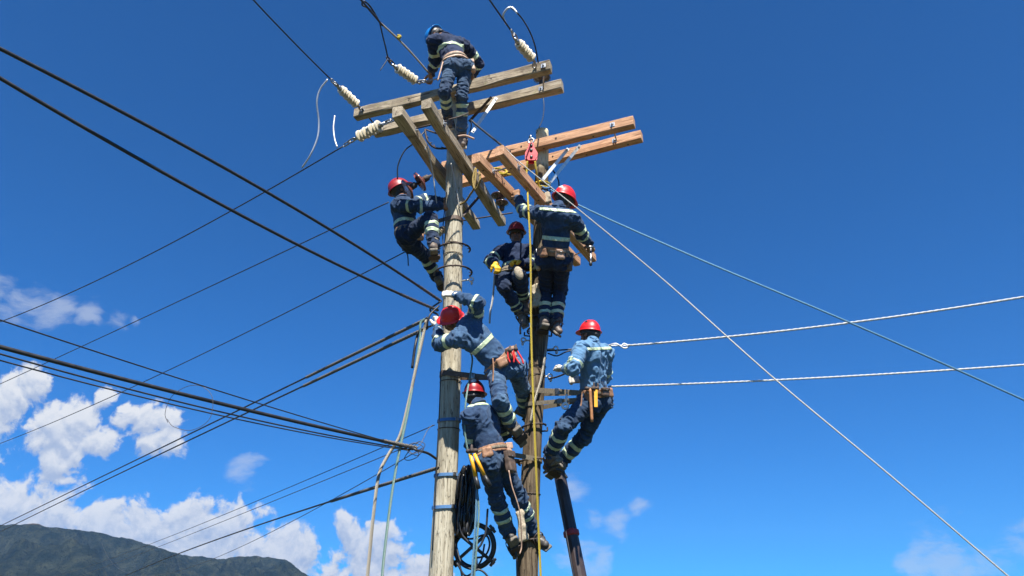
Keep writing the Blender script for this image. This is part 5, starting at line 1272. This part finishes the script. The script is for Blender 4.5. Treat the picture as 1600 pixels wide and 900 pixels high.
def grip(pts, k0, k1, r, label, mat='rope_tan', tw=.11):
    v, f = twisted(pts[k0:k1], r, tw); tag(mkobj('wire_grip', v, f, mat, origin=pts[k0], uvs=tube.uv), label, 'wire grip', 'twisted preformed grips')
a = P(688, 470, 7.6); _, p = wire(a, lvl(a, 0, 76), (350, 262), .014, 'wire_black', 'upper of the two thick black wires from top left to the white glove'); grip(p, 0, 6, .017, 'twisted grip on the upper thick wire beside the white glove', 'wire_grey')
a = P(684, 485, 7.6); _, p = wire(a, lvl(a, 0, 122), (350, 322), .014, 'wire_black', 'lower of the two thick black wires from top left to the red helmet'); grip(p, 0, 9, .017, 'twisted grip on the lower thick wire above the red helmet', 'wire_grey')
a = yat(HA, 517, 124); wire(a, lvl(a, 396, 0), (455, 62), .009, 'wire_black', 'black wire from the far-left cream insulator up out of the picture')
a = yat(hB1, 537, 228); wire(a, lvl(a, 0, 503), (260, 384), .008, 'wire_black', 'thin wire from the low left insulator to the far left, highest of three', e1=25)
a = P(607, 316, 7.6); wire(a, lvl(a, 0, 600), (300, 461), .007, 'wire_black', 'thin wire ending behind the dark red helmet, middle of three parallel ones', e1=25)
a = P(634, 393, 7.75); wire(a, lvl(a, 0, 693), (300, 561), .007, 'wire_black', 'thin wire ending at the knee of the hugging worker, lowest of three', e1=25)
rope([(634, 393, 7.75), (637, 400, 7.75), (638, 415, 7.75)], .007, 'wire_black', 'short wire tail hanging at the hugging worker\'s seat', 'wire_tail', cat='wire')
a = P(648, 702, 7.45); wire(a, lvl(a, 0, 500), (320, 604), .005, 'wire_black', 'thinnest wire rising left above the thick cable bundle')
a = P(650, 700, 7.5); _, p = wire(a, lvl(a, 0, 542), (330, 627), .016, 'wire_black', 'thickest black cable running left from the tangled junction'); grip(p, 0, 8, .021, 'twisted grip where the thickest cable meets the junction', 'grip_dark')
a = P(645, 703, 7.5); wire(a, lvl(a, 0, 553), (330, 640), .0065, 'wire_black', 'upper thin cable just under the thickest black cable')
a = P(640, 704, 7.5); wire(a, lvl(a, 0, 563), (330, 646), .0055, 'wire_black', 'lower thin cable just under the thickest black cable')
a = P(669, 497, 7.6); _, p = wire(a, lvl(a, 0, 822), (350, 652), .012, 'wire_black', 'upper of two black cables falling to the lower left mountain', e1=30); grip(p, 0, 8, .020, 'twisted grip on the upper cable where the ropes are tied', 'grip_dark')
a = P(667, 512, 7.6); _, p = wire(a, lvl(a, 0, 831), (350, 662), .012, 'wire_black', 'lower of two black cables falling to the lower left mountain', e1=30); grip(p, 0, 8, .020, 'twisted grip on the lower cable where the ropes are tied', 'grip_dark')
a = P(684, 731, 7.65); _, p = wire(a, lvl(a, 195, 900), (420, 815), .012, 'wire_black', 'black twisted cable from the left pole down across the mountain', e1=25); grip(p, 0, 10, .019, 'twisted grip on the cable below the tangled junction', 'grip_dark')
a = P(679, 664, 7.65); wire(a, lvl(a, 88, 900), (360, 800), .005, 'wire_black', 'fine wire crossing the clouds, upper of two', e1=30)
a = P(655, 690, 7.65); wire(a, lvl(a, 125, 900), (370, 806), .005, 'wire_grey', 'fine grey wire crossing the clouds, lower of two', e1=30)
a = P(660, 700, 7.7); wire(a, lvl(a, 230, 900), (450, 818), .005, 'wire_grey', 'fine wire just above the twisted cable near the left pole', e1=30)
a = yat(HA + .05, 592, 34); wire(yat(HA + .05, 598, 40), lvl(a, 566, 2), None, .012, 'wire_black', 'dark wire from the loop left of the blue helmet up out of the picture', e1=8)
rope([(669, 113, 7.2), (645, 85, 7.0), (622, 61, 6.85), (594, 35, 6.65)], .011, 'rope_tan', 'stiff tan rope pulled up left by the top worker', 'pulling_rope')
rope([(622, 60, 6.84), (625, 57, 6.84), (621, 56, 6.84)], .020, 'rope_yellow', 'yellowish knot on the tan rope left of the blue helmet', 'knot')
rope([(590, 28, 6.6), (577, 14, 6.5), (566, 8, 6.45), (569, 2, 6.4), (580, 12, 6.5), (594, 36, 6.65)], .010, 'wire_black', 'dark wire loop at the picture top left of the blue helmet', 'wire_loop', cat='wire')
rope([(593, 34, 6.65), (597, 52, 6.8), (602, 72, 6.9), (606, 90, 7.0)], .009, 'wire_black', 'black wire hanging from the loop to the second cream insulator', 'jumper_wire', cat='wire')
rope([(606, 92, 7.0), (600, 101, 7.0), (594, 110, 7.0)], .006, 'wire_grey', 'short wire tail below the second cream insulator shackle', 'wire_tail', cat='wire')
a = yat(HA + .02, 798, 47); wire(a, lvl(a, 765, 0), None, .010, 'wire_black', 'black wire from the right-hand insulator up out of the picture', e1=8)
rope([(791, 38, 6.55), (786, 25, 6.45), (792, 14, 6.4), (800, 12, 6.4), (808, 20, 6.4)], .012, 'wire_alu', 'bare pale wire arch above the right-hand insulator', 'wire_loop', cat='wire')
rope([(800, 13, 6.4), (815, 28, 6.5), (828, 50, 6.6), (836, 72, 6.8), (841, 98, 7.0)], .009, 'wire_black', 'black jumper wire looping over the right-hand insulator', 'jumper_wire', cat='wire')
rope([(512, 124, 6.9), (500, 140, 6.95), (495, 160, 7.0), (498, 190, 7.1), (496, 215, 7.15), (485, 242, 7.2), (472, 262, 7.3)], .010, 'wire_alu', 'long bare pale wire tail dangling from the far-left insulator', 'wire_tail', cat='wire')
rope([(523, 181, 7.0), (521, 200, 7.0), (523, 218, 7.0), (527, 230, 7.0)], .010, 'wire_alu', 'short bare pale wire tail standing on the low left wire', 'wire_tail', cat='wire')
rope([(262, 660, 5.5), (258, 645, 5.5), (268, 620, 5.5), (292, 604, 5.5), (316, 604, 5.5), (332, 622, 5.5), (327, 655, 5.5), (300, 672, 5.5), (272, 667, 5.5), (261, 655, 5.5)], .0022, 'wire_grey', 'faint thin wire ring hanging on the cables in front of the clouds', 'wire_loop', cat='wire')
rope([(645, 700, 7.45), (655, 690, 7.4), (664, 695, 7.4), (656, 706, 7.4), (640, 708, 7.4), (636, 698, 7.4), (648, 692, 7.4), (662, 700, 7.42), (652, 712, 7.42), (640, 704, 7.45), (655, 697, 7.5), (668, 672, 7.6), (676, 664, 7.65)], .0038, 'wire_grey', 'tangled thin grey wires at the cable junction left of the pole', 'wire_tangle', cat='wire')
rope([(641, 697, 7.45), (650, 703, 7.4), (668, 708, 7.5), (682, 717, 7.62)], .013, 'wire_black', 'black cable tail from the junction to the left pole', 'cable_tail', cat='cable')
rope([(640, 703, 7.5), (632, 716, 7.5), (640, 719, 7.5), (654, 712, 7.5), (650, 700, 7.5)], .004, 'wire_black', 'small black wire curl under the cable junction', 'wire_curl', cat='wire')
rope([(686, 478, 7.58), (672, 492, 7.5), (668, 510, 7.5), (680, 505, 7.58), (684, 492, 7.6), (672, 484, 7.55), (690, 470, 7.6)], .011, 'wire_black', 'black wire tangle between the red helmet and the rope ends', 'wire_tangle', cat='wire')
# right-hand service wires
a = P(978, 540, 7.75); b = lvl(a, 1600, 464); wire(a, b, (1250, 514), .011, 'twisted_alu', 'upper white twisted wire running right from the light-blue-shirt worker', e1=10, tw=.12)
rope([(978, 540, 7.75), (960, 540, 7.78), (948, 541, 7.8), (935, 543, 7.85)], .009, 'wire_alu', 'white wire end passing behind the light-blue shirt', 'wire_tail', cat='wire')
rope([(948, 541, 7.78), (962, 537, 7.75), (975, 544, 7.75), (982, 541, 7.75), (975, 537, 7.75), (970, 542, 7.75)], .009, 'wire_alu', 'curled clamp on the upper white wire right of the shirt', 'wire_clamp', cat='clamp')
a = P(950, 604, 7.8); b = lvl(a, 1600, 570); wire(a, b, (1250, 592), .010, 'twisted_alu', 'lower white twisted wire running right from the tool belt', e1=10, tw=.12)
rope([(855, 548, 7.95), (875, 547, 7.9), (890, 546, 7.85), (915, 545, 7.9)], .009, 'wire_black', 'upper black cable from the right pole to the light-blue-shirt worker', 'cable_tail', cat='cable')
rope([(856, 552, 7.95), (870, 556, 7.9), (884, 550, 7.85), (900, 546, 7.85)], .008, 'wire_black', 'drooping black cable from the right pole below the eye bolt', 'cable_tail', cat='cable')
rope([(857, 592, 7.95), (870, 589, 7.8), (884, 583, 7.5), (886, 578, 7.4)], .010, 'rust_steel', 'steel rod from the right pole to the white glove', 'pry_rod', cat='steel rod')
# ---- haze: one closed box of even pale air round the camera and the whole scene
def haze():
    x0, x1, y0, y1, z0, z1 = -5200, 5200, -2500, 5200, -5, 620
    V = [(x, y, z) for x in (x0, x1) for y in (y0, y1) for z in (z0, z1)]; F = [(0, 1, 3, 2), (4, 6, 7, 5), (0, 4, 5, 1), (2, 3, 7, 6), (0, 2, 6, 4), (1, 5, 7, 3)]
    m = bpy.data.materials.new('haze'); m.use_nodes = True; nt = m.node_tree; nt.nodes.clear()
    v = nt.nodes.new('ShaderNodeVolumePrincipled'); v.inputs['Color'].default_value = (.28, .56, 1, 1); v.inputs['Density'].default_value = .000075; v.inputs['Anisotropy'].default_value = .2
    o_ = nt.nodes.new('ShaderNodeOutputMaterial'); nt.links.new(v.outputs[0], o_.inputs['Volume']); MATS['haze'] = m
    o = mkobj('haze', V, F, 'haze', origin=(0, 0, 0), smooth=False); o['kind'] = 'stuff'
haze()
